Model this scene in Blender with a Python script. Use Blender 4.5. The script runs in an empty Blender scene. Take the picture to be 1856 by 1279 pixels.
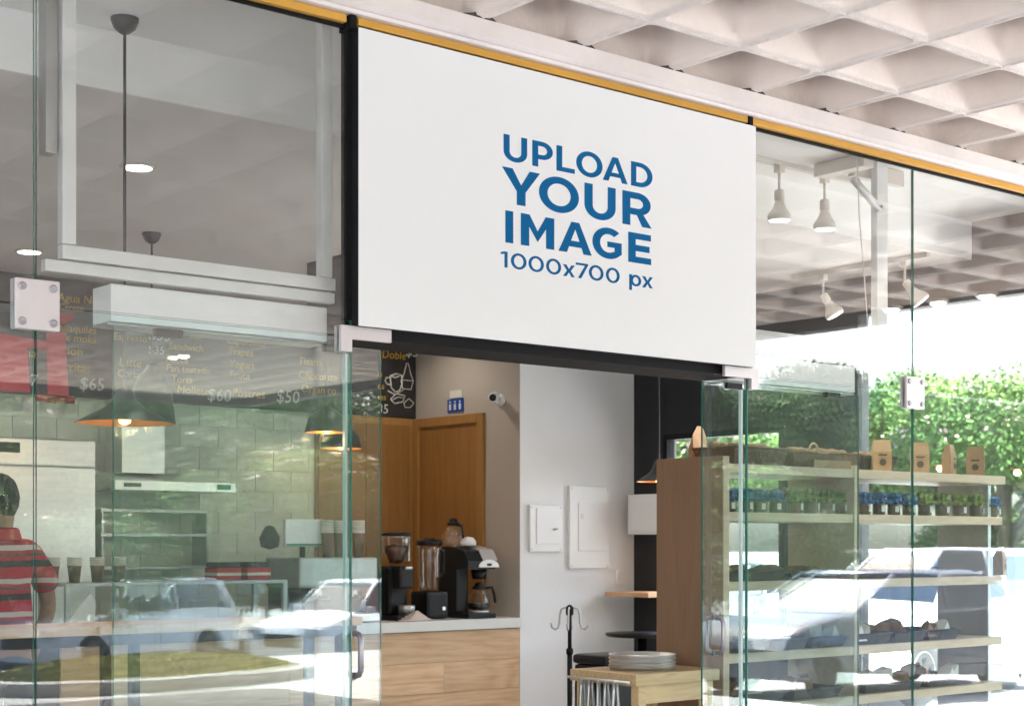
import bpy, bmesh, math, random
import numpy as np
from mathutils import Vector, Matrix, Euler
R = math.radians
PI = math.pi
rnd = random.Random(11)
S = bpy.context.scene
COL = S.collection

# ---------------------------------------------------------------- camera, sky, sun, exposure
F_PX, W_PX, H_PX = 2870.0, 1856.0, 1279.0
YAW = math.atan((4390 - 928) / F_PX)            # facade runs this far right of the view axis
CX, CY, CZ = 0.0, -4.73, 1.45
cam_d = bpy.data.cameras.new('camera')
cam = bpy.data.objects.new('camera', cam_d)
COL.objects.link(cam)
cam.location = (CX, CY, CZ)
cam.rotation_euler = (R(90), 0, YAW - R(90))
cam_d.sensor_width = 36
cam_d.lens = 36 * F_PX / W_PX
cam_d.shift_y = (985 - H_PX / 2) / W_PX
cam_d.clip_start = 0.05
cam_d.clip_end = 1500
cam_d.dof.use_dof = True
cam_d.dof.focus_distance = 6.6
cam_d.dof.aperture_fstop = 5.6
S.camera = cam

SUN_EL, SUN_AZ = 57.0, -68.0                     # azimuth in degrees from +X towards +Y
world = bpy.data.worlds.new('World')
S.world = world
world.use_nodes = True
wn = world.node_tree
sky = wn.nodes.new('ShaderNodeTexSky')
sky.sky_type = 'NISHITA'
sky.sun_disc = False
sky.sun_elevation = R(SUN_EL)
sky.sun_rotation = R(90 - SUN_AZ)
sky.dust_density = 4.0
sky.air_density = 1.0
sky.ozone_density = 1.0
wn.links.new(sky.outputs[0], wn.nodes['Background'].inputs[0])
wn.nodes['Background'].inputs[1].default_value = 0.15
sun_d = bpy.data.lights.new('sun', 'SUN')
sun_d.energy = 5.0
sun_d.angle = R(0.6)
sun_d.color = (1.0, 0.975, 0.925)
sun = bpy.data.objects.new('sun', sun_d)
COL.objects.link(sun)
sv = Vector((math.cos(R(SUN_AZ)) * math.cos(R(SUN_EL)), math.sin(R(SUN_AZ)) * math.cos(R(SUN_EL)), math.sin(R(SUN_EL))))
sun.rotation_euler = sv.to_track_quat('Z', 'Y').to_euler()
sun.location = (20, -10, 30)
S.view_settings.view_transform = 'Standard'
S.view_settings.look = 'None'
S.view_settings.gamma = 1.0
S.view_settings.exposure = 3.38
S.render.engine = 'CYCLES'
S.cycles.use_denoising = True
S.cycles.max_bounces = 12
S.cycles.diffuse_bounces = 5
S.cycles.glossy_bounces = 6
S.cycles.transparent_max_bounces = 40
S.cycles.sample_clamp_indirect = 8
S.cycles.caustics_reflective = False
S.cycles.caustics_refractive = False

def at(px, py, Y):
    """point of the vertical plane at depth Y that the picture shows at px, py -> X, Z"""
    t = (px - 928) / F_PX
    dx = math.cos(YAW) + t * math.sin(YAW)
    dy = math.sin(YAW) - t * math.cos(YAW)
    d = (Y - CY) / dy
    return CX + d * dx, CZ + (985 - py) / F_PX * d

# ---------------------------------------------------------------- materials
M = {}
def node_mat(name):
    m = bpy.data.materials.new(name); m.use_nodes = True
    nt = m.node_tree; b = nt.nodes['Principled BSDF']
    M[name] = m
    return m, nt, b
def pm(name, col, rough=0.6, metal=0.0, var=0.08, scale=6.0, bump=0.0, bscale=60.0, spec=0.5, rand=0.0, stretch=None, coat=0.0):
    m, nt, b = node_mat(name)
    L = nt.links.new
    tc = nt.nodes.new('ShaderNodeTexCoord')
    mp = nt.nodes.new('ShaderNodeMapping')
    if stretch: mp.inputs['Scale'].default_value = stretch
    L(tc.outputs['Object'], mp.inputs[0])
    n = nt.nodes.new('ShaderNodeTexNoise'); n.inputs['Scale'].default_value = scale; n.inputs['Detail'].default_value = 6; n.inputs['Roughness'].default_value = .6
    L(mp.outputs[0], n.inputs['Vector'])
    r = nt.nodes.new('ShaderNodeMapRange')
    r.inputs['From Min'].default_value = .3; r.inputs['From Max'].default_value = .7
    r.inputs['To Min'].default_value = 1 - var; r.inputs['To Max'].default_value = 1 + var
    L(n.outputs['Fac'], r.inputs['Value'])
    hsv = nt.nodes.new('ShaderNodeHueSaturation')
    hsv.inputs['Color'].default_value = (*col, 1)
    src = r.outputs[0]
    if rand:
        oi = nt.nodes.new('ShaderNodeObjectInfo')
        r2 = nt.nodes.new('ShaderNodeMapRange'); r2.inputs['To Min'].default_value = 1 - rand; r2.inputs['To Max'].default_value = 1 + rand
        L(oi.outputs['Random'], r2.inputs['Value'])
        mu = nt.nodes.new('ShaderNodeMath'); mu.operation = 'MULTIPLY'
        L(r.outputs[0], mu.inputs[0]); L(r2.outputs[0], mu.inputs[1]); src = mu.outputs[0]
    L(src, hsv.inputs['Value'])
    L(hsv.outputs[0], b.inputs['Base Color'])
    b.inputs['Roughness'].default_value = rough
    b.inputs['Metallic'].default_value = metal
    b.inputs['Specular IOR Level'].default_value = spec
    b.inputs['Coat Weight'].default_value = coat
    if bump:
        n2 = nt.nodes.new('ShaderNodeTexNoise'); n2.inputs['Scale'].default_value = bscale; n2.inputs['Detail'].default_value = 5
        L(mp.outputs[0], n2.inputs['Vector'])
        bp = nt.nodes.new('ShaderNodeBump'); bp.inputs['Strength'].default_value = bump; bp.inputs['Distance'].default_value = .01
        L(n2.outputs['Fac'], bp.inputs['Height']); L(bp.outputs[0], b.inputs['Normal'])
    return m
def wood(name, c1, c2, axis='X', scale=3.0, rough=.5, rand=.12, rings=True):
    m, nt, b = node_mat(name)
    L = nt.links.new
    tc = nt.nodes.new('ShaderNodeTexCoord')
    oi = nt.nodes.new('ShaderNodeObjectInfo')
    ad = nt.nodes.new('ShaderNodeVectorMath'); ad.operation = 'MULTIPLY_ADD'
    cb = nt.nodes.new('ShaderNodeCombineXYZ')
    for i in range(3): L(oi.outputs['Random'], cb.inputs[i])
    ad.inputs[1].default_value = (13.7, 7.3, 9.1)
    L(cb.outputs[0], ad.inputs[0]); L(tc.outputs['Object'], ad.inputs[2])
    mp = nt.nodes.new('ShaderNodeMapping')
    st = {'X': (.35, 3, 3), 'Y': (3, .35, 3), 'Z': (3, 3, .25)}[axis]
    mp.inputs['Scale'].default_value = st
    L(ad.outputs[0], mp.inputs[0])
    n = nt.nodes.new('ShaderNodeTexNoise'); n.inputs['Scale'].default_value = scale * .55; n.inputs['Detail'].default_value = 2; n.inputs['Distortion'].default_value = .6
    L(mp.outputs[0], n.inputs['Vector'])
    mu = nt.nodes.new('ShaderNodeMath'); mu.operation = 'MULTIPLY'; mu.inputs[1].default_value = 16 if rings else 5
    L(n.outputs['Fac'], mu.inputs[0])
    fr = nt.nodes.new('ShaderNodeMath'); fr.operation = 'PINGPONG'; fr.inputs[1].default_value = .5
    L(mu.outputs[0], fr.inputs[0])
    n2 = nt.nodes.new('ShaderNodeTexNoise'); n2.inputs['Scale'].default_value = scale * 9; n2.inputs['Detail'].default_value = 5
    L(mp.outputs[0], n2.inputs['Vector'])
    mx = nt.nodes.new('ShaderNodeMath'); mx.operation = 'MULTIPLY_ADD'; mx.inputs[1].default_value = .7
    L(fr.outputs[0], mx.inputs[0]); L(n2.outputs['Fac'], mx.inputs[2])
    r = nt.nodes.new('ShaderNodeMapRange'); r.inputs['From Min'].default_value = .35; r.inputs['From Max'].default_value = .95
    L(mx.outputs[0], r.inputs['Value'])
    cr = nt.nodes.new('ShaderNodeMix'); cr.data_type = 'RGBA'
    cr.inputs['A'].default_value = (*c1, 1); cr.inputs['B'].default_value = (*c2, 1)
    L(r.outputs[0], cr.inputs['Factor'])
    hs = nt.nodes.new('ShaderNodeHueSaturation')
    r2 = nt.nodes.new('ShaderNodeMapRange'); r2.inputs['To Min'].default_value = 1 - rand; r2.inputs['To Max'].default_value = 1 + rand
    L(oi.outputs['Random'], r2.inputs['Value']); L(r2.outputs[0], hs.inputs['Value'])
    L(cr.outputs['Result'], hs.inputs['Color']); L(hs.outputs[0], b.inputs['Base Color'])
    b.inputs['Roughness'].default_value = rough
    return m
def emit(name, col, strength):
    m, nt, b = node_mat(name)
    b.inputs['Base Color'].default_value = (*[min(1, c) for c in col], 1)
    b.inputs['Emission Color'].default_value = (*col, 1)
    b.inputs['Emission Strength'].default_value = strength
    return m
def glass(name, tint, f0=.05, haze=0.0):
    m = bpy.data.materials.new(name); m.use_nodes = True; M[name] = m
    nt = m.node_tree; nt.nodes.clear(); L = nt.links.new
    out = nt.nodes.new('ShaderNodeOutputMaterial')
    lw = nt.nodes.new('ShaderNodeLayerWeight'); lw.inputs['Blend'].default_value = .5
    p = nt.nodes.new('ShaderNodeMath'); p.operation = 'POWER'; p.inputs[1].default_value = 3.6
    L(lw.outputs['Facing'], p.inputs[0])
    ma = nt.nodes.new('ShaderNodeMath'); ma.operation = 'MULTIPLY_ADD'; ma.inputs[1].default_value = 1 - f0; ma.inputs[2].default_value = f0
    L(p.outputs[0], ma.inputs[0])
    tr = nt.nodes.new('ShaderNodeBsdfTransparent'); tr.inputs[0].default_value = (*tint, 1)
    gl = nt.nodes.new('ShaderNodeBsdfGlossy'); gl.inputs['Roughness'].default_value = 0.0; gl.inputs[0].default_value = (1, 1, 1, 1)
    mx = nt.nodes.new('ShaderNodeMixShader')
    L(ma.outputs[0], mx.inputs[0]); L(tr.outputs[0], mx.inputs[1]); L(gl.outputs[0], mx.inputs[2])
    # slight waviness of toughened glass
    tc = nt.nodes.new('ShaderNodeTexCoord'); n = nt.nodes.new('ShaderNodeTexNoise'); n.inputs['Scale'].default_value = 2.2; n.inputs['Detail'].default_value = 1
    L(tc.outputs['Object'], n.inputs['Vector'])
    bp = nt.nodes.new('ShaderNodeBump'); bp.inputs['Strength'].default_value = .03; bp.inputs['Distance'].default_value = .01
    L(n.outputs['Fac'], bp.inputs['Height']); L(bp.outputs[0], gl.inputs['Normal'])
    df = nt.nodes.new('ShaderNodeBsdfDiffuse'); df.inputs[0].default_value = (.8, .82, .80, 1)  # pale dust film mixed in to stand for the milky veil of reflections
    n3 = nt.nodes.new('ShaderNodeTexNoise'); n3.inputs['Scale'].default_value = 1.6; n3.inputs['Detail'].default_value = 7; n3.inputs['Roughness'].default_value = .65
    L(tc.outputs['Object'], n3.inputs['Vector'])
    mr = nt.nodes.new('ShaderNodeMapRange'); mr.inputs['From Min'].default_value = .35; mr.inputs['From Max'].default_value = .75
    mr.inputs['To Min'].default_value = haze * .5; mr.inputs['To Max'].default_value = haze * 1.6
    L(n3.outputs['Fac'], mr.inputs['Value'])
    m2 = nt.nodes.new('ShaderNodeMixShader')
    L(mr.outputs[0], m2.inputs[0]); L(mx.outputs[0], m2.inputs[1]); L(df.outputs[0], m2.inputs[2])
    L(m2.outputs[0], out.inputs[0])
    return m

glass('glass', (.918, .972, .964), .048, .022)
glass('glass_upper', (.965, .972, .966), .046, .010)
glass('clear_glass', (.93, .95, .94), .06)
glass('car_glass', (.10, .13, .13), .08)
pm('glass_edge', (.03, .16, .12), .15, var=.02)
pm('glass_edge_pale', (.55, .72, .70), .15, var=.02)
pm('canopy_paint', (.765, .685, .62), .8, var=.07, scale=2.6, bump=.35, bscale=40)
pm('canopy_seam', (.70, .64, .59), .9, var=.15, scale=14, bump=.8, bscale=60)
pm('beam_paint', (.76, .70, .67), .75, var=.08, scale=2.5, bump=.2, bscale=25)
pm('edge_paint', (.10, .095, .09), .8, var=.15)
pm('gap_shade', (.05, .045, .042), .95, var=.4, scale=25)
pm('yellow_metal', (.62, .33, .05), .5, var=.10, scale=4, stretch=(.3, 1, 1))
pm('gasket', (.006, .006, .006), .8, spec=.2)
pm('sign_white', (.785, .80, .80), .7, var=.012, scale=1.2)
pm('sign_blue', (.003, .115, .29), .8, var=.02, spec=.15)
pm('black_metal', (.006, .006, .007), .7, spec=.25)
pm('black_paint', (.012, .013, .016), .6, var=.2)
pm('patch_metal', (.62, .58, .59), .38, metal=.35, var=.03)
pm('bolt_metal', (.36, .34, .36), .35, metal=.7)
pm('steel', (.80, .78, .76), .42, metal=.9, var=.08, scale=3, stretch=(1, 1, 12))
pm('steel_dull', (.42, .43, .43), .42, metal=.9, var=.08)
pm('aluminium', (.70, .72, .72), .45, metal=.25, var=.04, scale=5)
pm('aluminium_white', (.84, .86, .87), .5, var=.03)
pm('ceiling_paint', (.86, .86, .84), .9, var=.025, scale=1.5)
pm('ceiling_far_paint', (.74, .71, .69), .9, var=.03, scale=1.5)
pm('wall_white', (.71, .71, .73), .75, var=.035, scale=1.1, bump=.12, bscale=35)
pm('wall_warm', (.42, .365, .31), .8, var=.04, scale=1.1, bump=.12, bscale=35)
pm('wall_black', (.010, .011, .014), .6, var=.15)
pm('tile_cream', (.60, .61, .53), .35, var=.03, rand=.05)
pm('grout', (.58, .58, .51), .9)
pm('chalkboard', (.022, .020, .020), .7, var=.35, scale=5)
pm('chalk_yellow', (.55, .33, .04), .9, var=.3, scale=60)
pm('chalk_white', (.62, .60, .55), .9, var=.3, scale=60)
pm('banner_red', (.42, .012, .03), .7, var=.12)
pm('counter_white', (.66, .66, .64), .35, var=.02)
wood('wood_counter', (.50, .305, .165), (.68, .47, .29), 'X', 1.7)
wood('wood_door', (.25, .115, .031), (.31, .15, .044), 'Z', 3, rings=False, rand=.03)
wood('wood_frame', (.31, .15, .042), (.37, .185, .055), 'Z', 3, rings=False)
wood('wood_shelf', (.52, .36, .22), (.62, .46, .31), 'X', 3, rings=False, rand=.06)
wood('wood_shelf_upright', (.26, .145, .085), (.305, .175, .105), 'Z', 3, rings=False, rand=.03)
wood('wood_table', (.60, .40, .20), (.72, .52, .29), 'X', 3)
wood('wood_bar', (.55, .30, .17), (.66, .40, .25), 'X', 3, rings=False)
pm('plastic_white', (.72, .72, .73), .4, var=.02)
pm('plastic_black', (.006, .006, .007), .42, spec=.3)
pm('plastic_dark', (.012, .011, .012), .45, spec=.3)
pm('silver_plastic', (.45, .42, .40), .4, metal=.3)
pm('pendant_black', (.02, .02, .022), .4)
pm('pendant_gold', (.55, .22, .05), .35, metal=.6)
emit('bulb', (1.0, .48, .16), 1.2)
emit('pendant_glow', (1.0, .25, .06), .5)
emit('downlight', (1.0, .93, .82), 1.5)
emit('canopy_bulb', (1.0, .95, .85), 14.0)
emit('track_bulb', (1.0, .95, .88), .5)
pm('lamp_white', (.66, .62, .56), .5, var=.02)
pm('floor_tile', (.46, .45, .43), .35, var=.08)
pm('concrete', (.36, .36, .36), .85, var=.10, scale=1.5, bump=.2)
pm('asphalt', (.13, .13, .13), .9, var=.12, scale=2)
pm('paving_pink', (.40, .385, .385), .8, var=.12, scale=3)
pm('kerb_white', (.40, .39, .37), .8, var=.06)
pm('leaf', (.060, .115, .030), .85, spec=.2, var=.45, scale=.9, rand=.12)
pm('leaf_light', (.10, .165, .045), .85, spec=.2, var=.45, scale=1.1, rand=.12)
pm('blossom', (.55, .38, .34), .7, var=.2)
pm('backdrop_scrub', (.085, .12, .045), .9, var=.5, scale=.5, bump=1.0, bscale=3)
pm('bark', (.10, .075, .055), .9, var=.2, bump=.5)
pm('hedge_leaf', (.22, .23, .035), .8, spec=.2, var=.4, scale=9)
pm('car_white', (.74, .75, .77), .25, coat=.6, var=.01)
pm('car_blue', (.012, .022, .055), .2, coat=.8, var=.05)
pm('car_grey', (.28, .29, .30), .25, coat=.6, var=.02)
pm('tyre', (.02, .02, .02), .85)
pm('rim', (.45, .45, .46), .3, metal=.8)
pm('headlamp', (.6, .62, .65), .1)
pm('tail_lamp', (.35, .01, .01), .2)
pm('skin', (.30, .15, .09), .55, var=.06)
pm('hair', (.014, .012, .011), .85, var=.5, scale=60, bump=1.0, bscale=160, stretch=(1, 1, .3))
pm('jeans', (.03, .04, .07), .85, var=.2, scale=30)
pm('kraft', (.42, .25, .13), .75, var=.10, scale=12, rand=.08, bump=.2, bscale=30)
pm('kraft_print', (.06, .035, .02), .8)
pm('paper_white', (.66, .64, .60), .8, var=.05, scale=10)
pm('wicker', (.13, .062, .03), .8, var=.5, scale=45, bump=.8, bscale=60)
pm('wicker_dark', (.05, .038, .032), .8, var=.5, scale=45, bump=.8, bscale=60)
pm('cloth_blue', (.012, .10, .26), .7, var=.6, scale=60)
pm('cloth_green', (.16, .22, .04), .7, var=.6, scale=60)
pm('jam', (.10, .035, .02), .2)
pm('bread', (.22, .11, .05), .8, var=.4, scale=20)
pm('cup_brown', (.20, .10, .07), .6, var=.3, scale=20, stretch=(1, 1, .2))
pm('cup_white', (.62, .58, .52), .6)
pm('sign_sky', (.01, .06, .30), .5)
pm('towel', (.50, .42, .38), .9, var=.2, scale=8)
pm('green_print', (.02, .22, .12), .6)
pm('grey_blind', (.50, .50, .49), .6)

# striped polo shirt: bands in height
def stripes():
    m, nt, b = node_mat('shirt_stripes'); L = nt.links.new
    tc = nt.nodes.new('ShaderNodeTexCoord'); sx = nt.nodes.new('ShaderNodeSeparateXYZ')
    L(tc.outputs['Object'], sx.inputs[0])
    n = nt.nodes.new('ShaderNodeTexNoise'); n.inputs['Scale'].default_value = 5
    L(tc.outputs['Object'], n.inputs['Vector'])
    ma = nt.nodes.new('ShaderNodeMath'); ma.operation = 'MULTIPLY_ADD'; ma.inputs[1].default_value = .03
    L(n.outputs['Fac'], ma.inputs[0]); L(sx.outputs['Z'], ma.inputs[2])
    mo = nt.nodes.new('ShaderNodeMath'); mo.operation = 'FLOORED_MODULO'; mo.inputs[1].default_value = .165
    L(ma.outputs[0], mo.inputs[0])
    dv = nt.nodes.new('ShaderNodeMath'); dv.operation = 'DIVIDE'; dv.inputs[1].default_value = .165
    L(mo.outputs[0], dv.inputs[0])
    cr = nt.nodes.new('ShaderNodeValToRGB'); cr.color_ramp.interpolation = 'CONSTANT'
    e = cr.color_ramp.elements
    e[0].position = 0; e[0].color = (.42, .015, .035, 1)
    e[1].position = .30; e[1].color = (.015, .015, .022, 1)
    for p, c in ((.50, (.42, .015, .035, 1)), (.62, (.10, .06, .08, 1)), (.70, (.42, .015, .035, 1)), (.80, (.55, .47, .44, 1)), (.95, (.42, .015, .035, 1))):
        k = e.new(p); k.color = c
    L(dv.outputs[0], cr.inputs[0]); L(cr.outputs[0], b.inputs['Base Color'])
    b.inputs['Roughness'].default_value = .9
    nf = nt.nodes.new('ShaderNodeTexNoise'); nf.inputs['Scale'].default_value = 7; nf.inputs['Detail'].default_value = 3; nf.inputs['Distortion'].default_value = 1.2
    L(tc.outputs['Object'], nf.inputs['Vector'])
    bp = nt.nodes.new('ShaderNodeBump'); bp.inputs['Strength'].default_value = .9; bp.inputs['Distance'].default_value = .03
    L(nf.outputs['Fac'], bp.inputs['Height']); L(bp.outputs[0], b.inputs['Normal'])
stripes()

# ---------------------------------------------------------------- object helpers
def tag(o, label=None, cat=None, group=None, kind=None):
    if label: o['label'] = label
    if cat: o['category'] = cat
    if group: o['group'] = group
    if kind: o['kind'] = kind
    return o
def thing(name, label, cat, loc=(0, 0, 0), rz=0.0, group=None):
    o = bpy.data.objects.new(name, None)
    o.empty_display_size = .1
    COL.objects.link(o); o.location = loc; o.rotation_euler = (0, 0, rz)
    return tag(o, label, cat, group)
class MB:
    """collects simple shapes into one mesh"""
    def __init__(s): s.v = []; s.f = []; s.mi = []; s.sm = []
    def add(s, vs, fs, mi=0, smooth=False):
        b = len(s.v); s.v += [tuple(v) for v in vs]
        for f in fs: s.f.append([b + i for i in f]); s.mi.append(mi); s.sm.append(smooth)
        return s
    def box(s, x0, x1, y0, y1, z0, z1, mi=0, bev=0.0):
        if x0 > x1: x0, x1 = x1, x0
        if y0 > y1: y0, y1 = y1, y0
        if z0 > z1: z0, z1 = z1, z0
        if bev <= 0:
            vs = [(x, y, z) for z in (z0, z1) for y in (y0, y1) for x in (x0, x1)]
            fs = [(0, 2, 3, 1), (4, 5, 7, 6), (0, 1, 5, 4), (2, 6, 7, 3), (0, 4, 6, 2), (1, 3, 7, 5)]
            return s.add(vs, fs, mi)
        bm = bmesh.new(); bmesh.ops.create_cube(bm, size=1)
        for v in bm.verts: v.co = Vector(((x0 + x1) / 2 + v.co.x * (x1 - x0), (y0 + y1) / 2 + v.co.y * (y1 - y0), (z0 + z1) / 2 + v.co.z * (z1 - z0)))
        bmesh.ops.bevel(bm, geom=bm.edges[:], offset=bev, segments=2, affect='EDGES', profile=.6)
        bm.verts.index_update()
        s.add([v.co[:] for v in bm.verts], [[v.index for v in f.verts] for f in bm.faces], mi); bm.free()
        return s
    def prism(s, poly, axis, a0, a1, mi=0):
        """poly of 2D points, extruded along axis from a0 to a1"""
        n = len(poly)
        def p(q, a):
            if axis == 'X': return (a, q[0], q[1])
            if axis == 'Y': return (q[0], a, q[1])
            return (q[0], q[1], a)
        vs = [p(q, a0) for q in poly] + [p(q, a1) for q in poly]
        fs = [list(range(n))[::-1], list(range(n, 2 * n))] + [(i, (i + 1) % n, n + (i + 1) % n, n + i) for i in range(n)]
        return s.add(vs, fs, mi)
    def lathe(s, prof, c=(0, 0, 0), n=20, mi=0, axis=None, smooth=True):
        """prof = [(r,z)...] about +Z through c (axis: direction to turn +Z into)"""
        q = Vector((0, 0, 1)).rotation_difference(Vector(axis)) if axis else None
        vs = []
        for r, z in prof:
            for k in range(n):
                v = Vector((r * math.cos(2 * PI * k / n), r * math.sin(2 * PI * k / n), z))
                if q: v = q @ v
                vs.append(v + Vector(c))
        fs = []
        for i in range(len(prof) - 1):
            for k in range(n):
                fs.append((i * n + k, i * n + (k + 1) % n, (i + 1) * n + (k + 1) % n, (i + 1) * n + k))
        s.add(vs, fs, mi, smooth)
        caps = []
        if prof[0][0] > 1e-4: caps.append([k for k in range(n)][::-1])
        if prof[-1][0] > 1e-4: caps.append([(len(prof) - 1) * n + k for k in range(n)])
        b = len(s.v) - len(vs)
        for cpt in caps: s.f.append([b + i for i in cpt]); s.mi.append(mi); s.sm.append(False)
        return s
    def tube(s, pts, r, n=8, mi=0):
        pts = [Vector(p) for p in pts]
        rs = r if isinstance(r, (list, tuple)) else [r] * len(pts)
        vs = []; up = None
        for i, p in enumerate(pts):
            d = (pts[min(i + 1, len(pts) - 1)] - pts[max(i - 1, 0)]).normalized()
            if up is None: up = d.orthogonal().normalized()
            up = (up - d * up.dot(d)).normalized(); sd = d.cross(up)
            for k in range(n):
                a = 2 * PI * k / n
                vs.append(p + (up * math.cos(a) + sd * math.sin(a)) * rs[i])
        fs = [(i * n + k, i * n + (k + 1) % n, (i + 1) * n + (k + 1) % n, (i + 1) * n + k) for i in range(len(pts) - 1) for k in range(n)]
        s.add(vs, fs, mi, True)
        b = len(s.v) - len(vs)
        s.f.append([b + k for k in range(n)][::-1]); s.mi.append(mi); s.sm.append(False)
        s.f.append([b + (len(pts) - 1) * n + k for k in range(n)]); s.mi.append(mi); s.sm.append(False)
        return s
    def build(s, name, mats, parent=None, world=True):
        """world=True: the points are world coordinates even under a (rotation-free) thing"""
        me = bpy.data.meshes.new(name)
        v = s.v
        if parent is not None and world:
            off = Vector((0, 0, 0)); p = parent
            while p is not None: off += Vector(p.location); p = p.parent
            v = [(a[0] - off.x, a[1] - off.y, a[2] - off.z) for a in s.v]
        me.from_pydata(v, [], s.f)
        if not isinstance(mats, (list, tuple)): mats = [mats]
        for m in mats: me.materials.append(M[m])
        me.polygons.foreach_set('material_index', s.mi)
        me.polygons.foreach_set('use_smooth', s.sm)
        me.update()
        o = bpy.data.objects.new(name, me); COL.objects.link(o); o.parent = parent
        return o
def struct(name, mb, mat, label=None):
    o = mb.build(name, mat); o['kind'] = 'structure'
    if label: o['label'] = label
    return o
def kids(o): return [c for c in list(COL.objects) if c.parent == o]
def copy_tree(o, parent=None, name=None):
    c = o.copy(); COL.objects.link(c); c.parent = parent
    for ch in list(o.children): copy_tree(ch, c)
    return c
def place(proto, first, loc, rz=0, label=None, scale=None):
    o = proto if first else copy_tree(proto)
    o.location = loc; o.rotation_euler = (0, 0, rz)
    if label: o['label'] = label
    if scale: o.scale = scale
    return o
def pane(x0, x1, z0, z1, y, parent, t=.010, name='glass_pane', gm='glass'):
    mb = MB(); g = .0015
    vs = [(x, yy, z) for z in (z0, z1) for yy in (y, y + t) for x in (x0, x1)]
    mb.add(vs, [(0, 1, 5, 4), (2, 6, 7, 3)], 0)
    mb.add(vs, [(0, 2, 3, 1), (4, 5, 7, 6), (0, 4, 6, 2), (1, 3, 7, 5)], 1)
    return mb.build(name, [gm, 'glass_edge'], parent)

# ================================================================ GROUND
g = MB(); g.add([(-300, -300, -.90), (400, -300, -.90), (400, 300, -.90), (-300, 300, -.90)], [(0, 1, 2, 3)])
struct('ground', g, 'asphalt')
struct('forecourt', MB().box(-12, 22.0, -16.5, 30, -.895, -.300, bev=.03), 'concrete')
g = MB(); g.add([(22.6, -60, -.895), (32, -60, -.895), (32, 60, -.895), (22.6, 60, -.895)], [(0, 1, 2, 3)])
struct('road', g, 'asphalt')
struct('pavement', MB().box(-6, 11.2, -7.0, .0, -.29, -.002, bev=.02), 'paving_pink')
struct('floor', MB().box(.5, 8.6, .0, 5.6, -.29, 0), 'floor_tile')

# ================================================================ CANOPY (coffered slab)
NX, NY = 4.72, -.465            # one rib crossing
PX, PY, ZR = .508, .52, 3.42
canopy = thing('coffered_canopy', 'white painted concrete waffle canopy over the pavement outside the glass shopfront', 'canopy', (4, -7, ZR))
def rrect(hx, hy, rad, z, k=4):
    out = []
    for cx, cy, a0 in ((hx - rad, hy - rad, 0), (-hx + rad, hy - rad, 90), (-hx + rad, -hy + rad, 180), (hx - rad, -hy + rad, 270)):
        for j in range(k + 1):
            a = R(a0 + 90 * j / k); out.append((cx + rad * math.cos(a), cy + rad * math.sin(a), z))
    return out
def outer(hx, hy, z, k=4):
    out = []
    for sx, sy, sw in ((1, 1, 0), (-1, 1, 1), (-1, -1, 0), (1, -1, 1)):
        for j in range(k + 1):
            t = j / k
            if t < .5: fx, fy = (1, .85 + .3 * t) if not sw else (.85 + .3 * t, 1)
            elif t > .5: fx, fy = (.85 + .3 * (1 - t), 1) if not sw else (1, .85 + .3 * (1 - t))
            else: fx = fy = 1
            out.append((sx * hx * fx, sy * hy * fy, z))
    return out
def coffer_mesh(seed):
    r = random.Random(seed)
    hx, hy = PX / 2, PY / 2
    loops = [outer(hx, hy, -.006), rrect(hx - .010, hy - .010, .012, .000), rrect(hx - .030, hy - .030, .03, .003), rrect(hx - .038, hy - .038, .035, .016), rrect(hx - .060, hy - .060, .055, .17), rrect(hx - .085, hy - .085, .07, .36)]
    vs = []; fs = []; mi = []; sm = []
    for li, lp in enumerate(loops):
        for p in lp:
            j = .0012 if 0 < li < 4 else 0
            vs.append((p[0] + r.uniform(-j, j), p[1] + r.uniform(-j, j), p[2] + r.uniform(-j, j)))
    n = len(loops[0])
    for i in range(len(loops) - 1):
        for k in range(n):
            fs.append((i * n + k, i * n + (k + 1) % n, (i + 1) * n + (k + 1) % n, (i + 1) * n + k)); mi.append(1 if i == 0 else 0); sm.append(i > 1)
    fs.append([(len(loops) - 1) * n + k for k in range(n)]); mi.append(0); sm.append(False)
    me = bpy.data.meshes.new('coffer'); me.from_pydata(vs, [], fs)
    me.materials.append(M['canopy_paint']); me.materials.append(M['canopy_seam'])
    me.polygons.foreach_set('material_index', mi); me.polygons.foreach_set('use_smooth', sm); me.update()
    return me
cof = [coffer_mesh(i) for i in range(4)]
far_v, far_f = [], []
for j in range(27):
    for i in range(18):
        cx = NX + PX * (i - 6 + .5); cy = NY + PY * (.5 - j)
        if j < 16:
            o = bpy.data.objects.new('coffer', cof[(i * 7 + j * 3) % 4]); COL.objects.link(o)
            o.parent = canopy; o.location = (cx - 4, cy + 7, 0)
        else:
            b = len(far_v)
            far_v += [(v.co.x + cx, v.co.y + cy, v.co.z + ZR) for v in cof[0].vertices]
            far_f += [[b + q for q in p.vertices] for p in cof[0].polygons]
X0C, X1C, Y0C = NX - 6 * PX, NX + 12 * PX, NY + PY * (1 - 27)
mb = MB(); mb.add(far_v, far_f); o = mb.build('coffers_far', ['canopy_paint'], canopy); o['kind'] = 'stuff'
MB().box(-4, X1C, Y0C, .06, ZR + .365, ZR + .55).build('slab', 'canopy_paint', canopy)
MB().box(-4, X0C - .002, Y0C, -.09, ZR - .01, ZR + .27).build('solid_strip', 'canopy_paint', canopy)
MB().box(X1C + .002, X1C + .16, Y0C, .06, ZR - .12, ZR + .55, bev=.01).build('edge_beam', 'edge_paint', canopy)
MB().box(-4, X1C, Y0C - .16, Y0C - .002, ZR - .12, ZR + .55, bev=.01).build('edge_beam', 'edge_paint', canopy)
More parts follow.
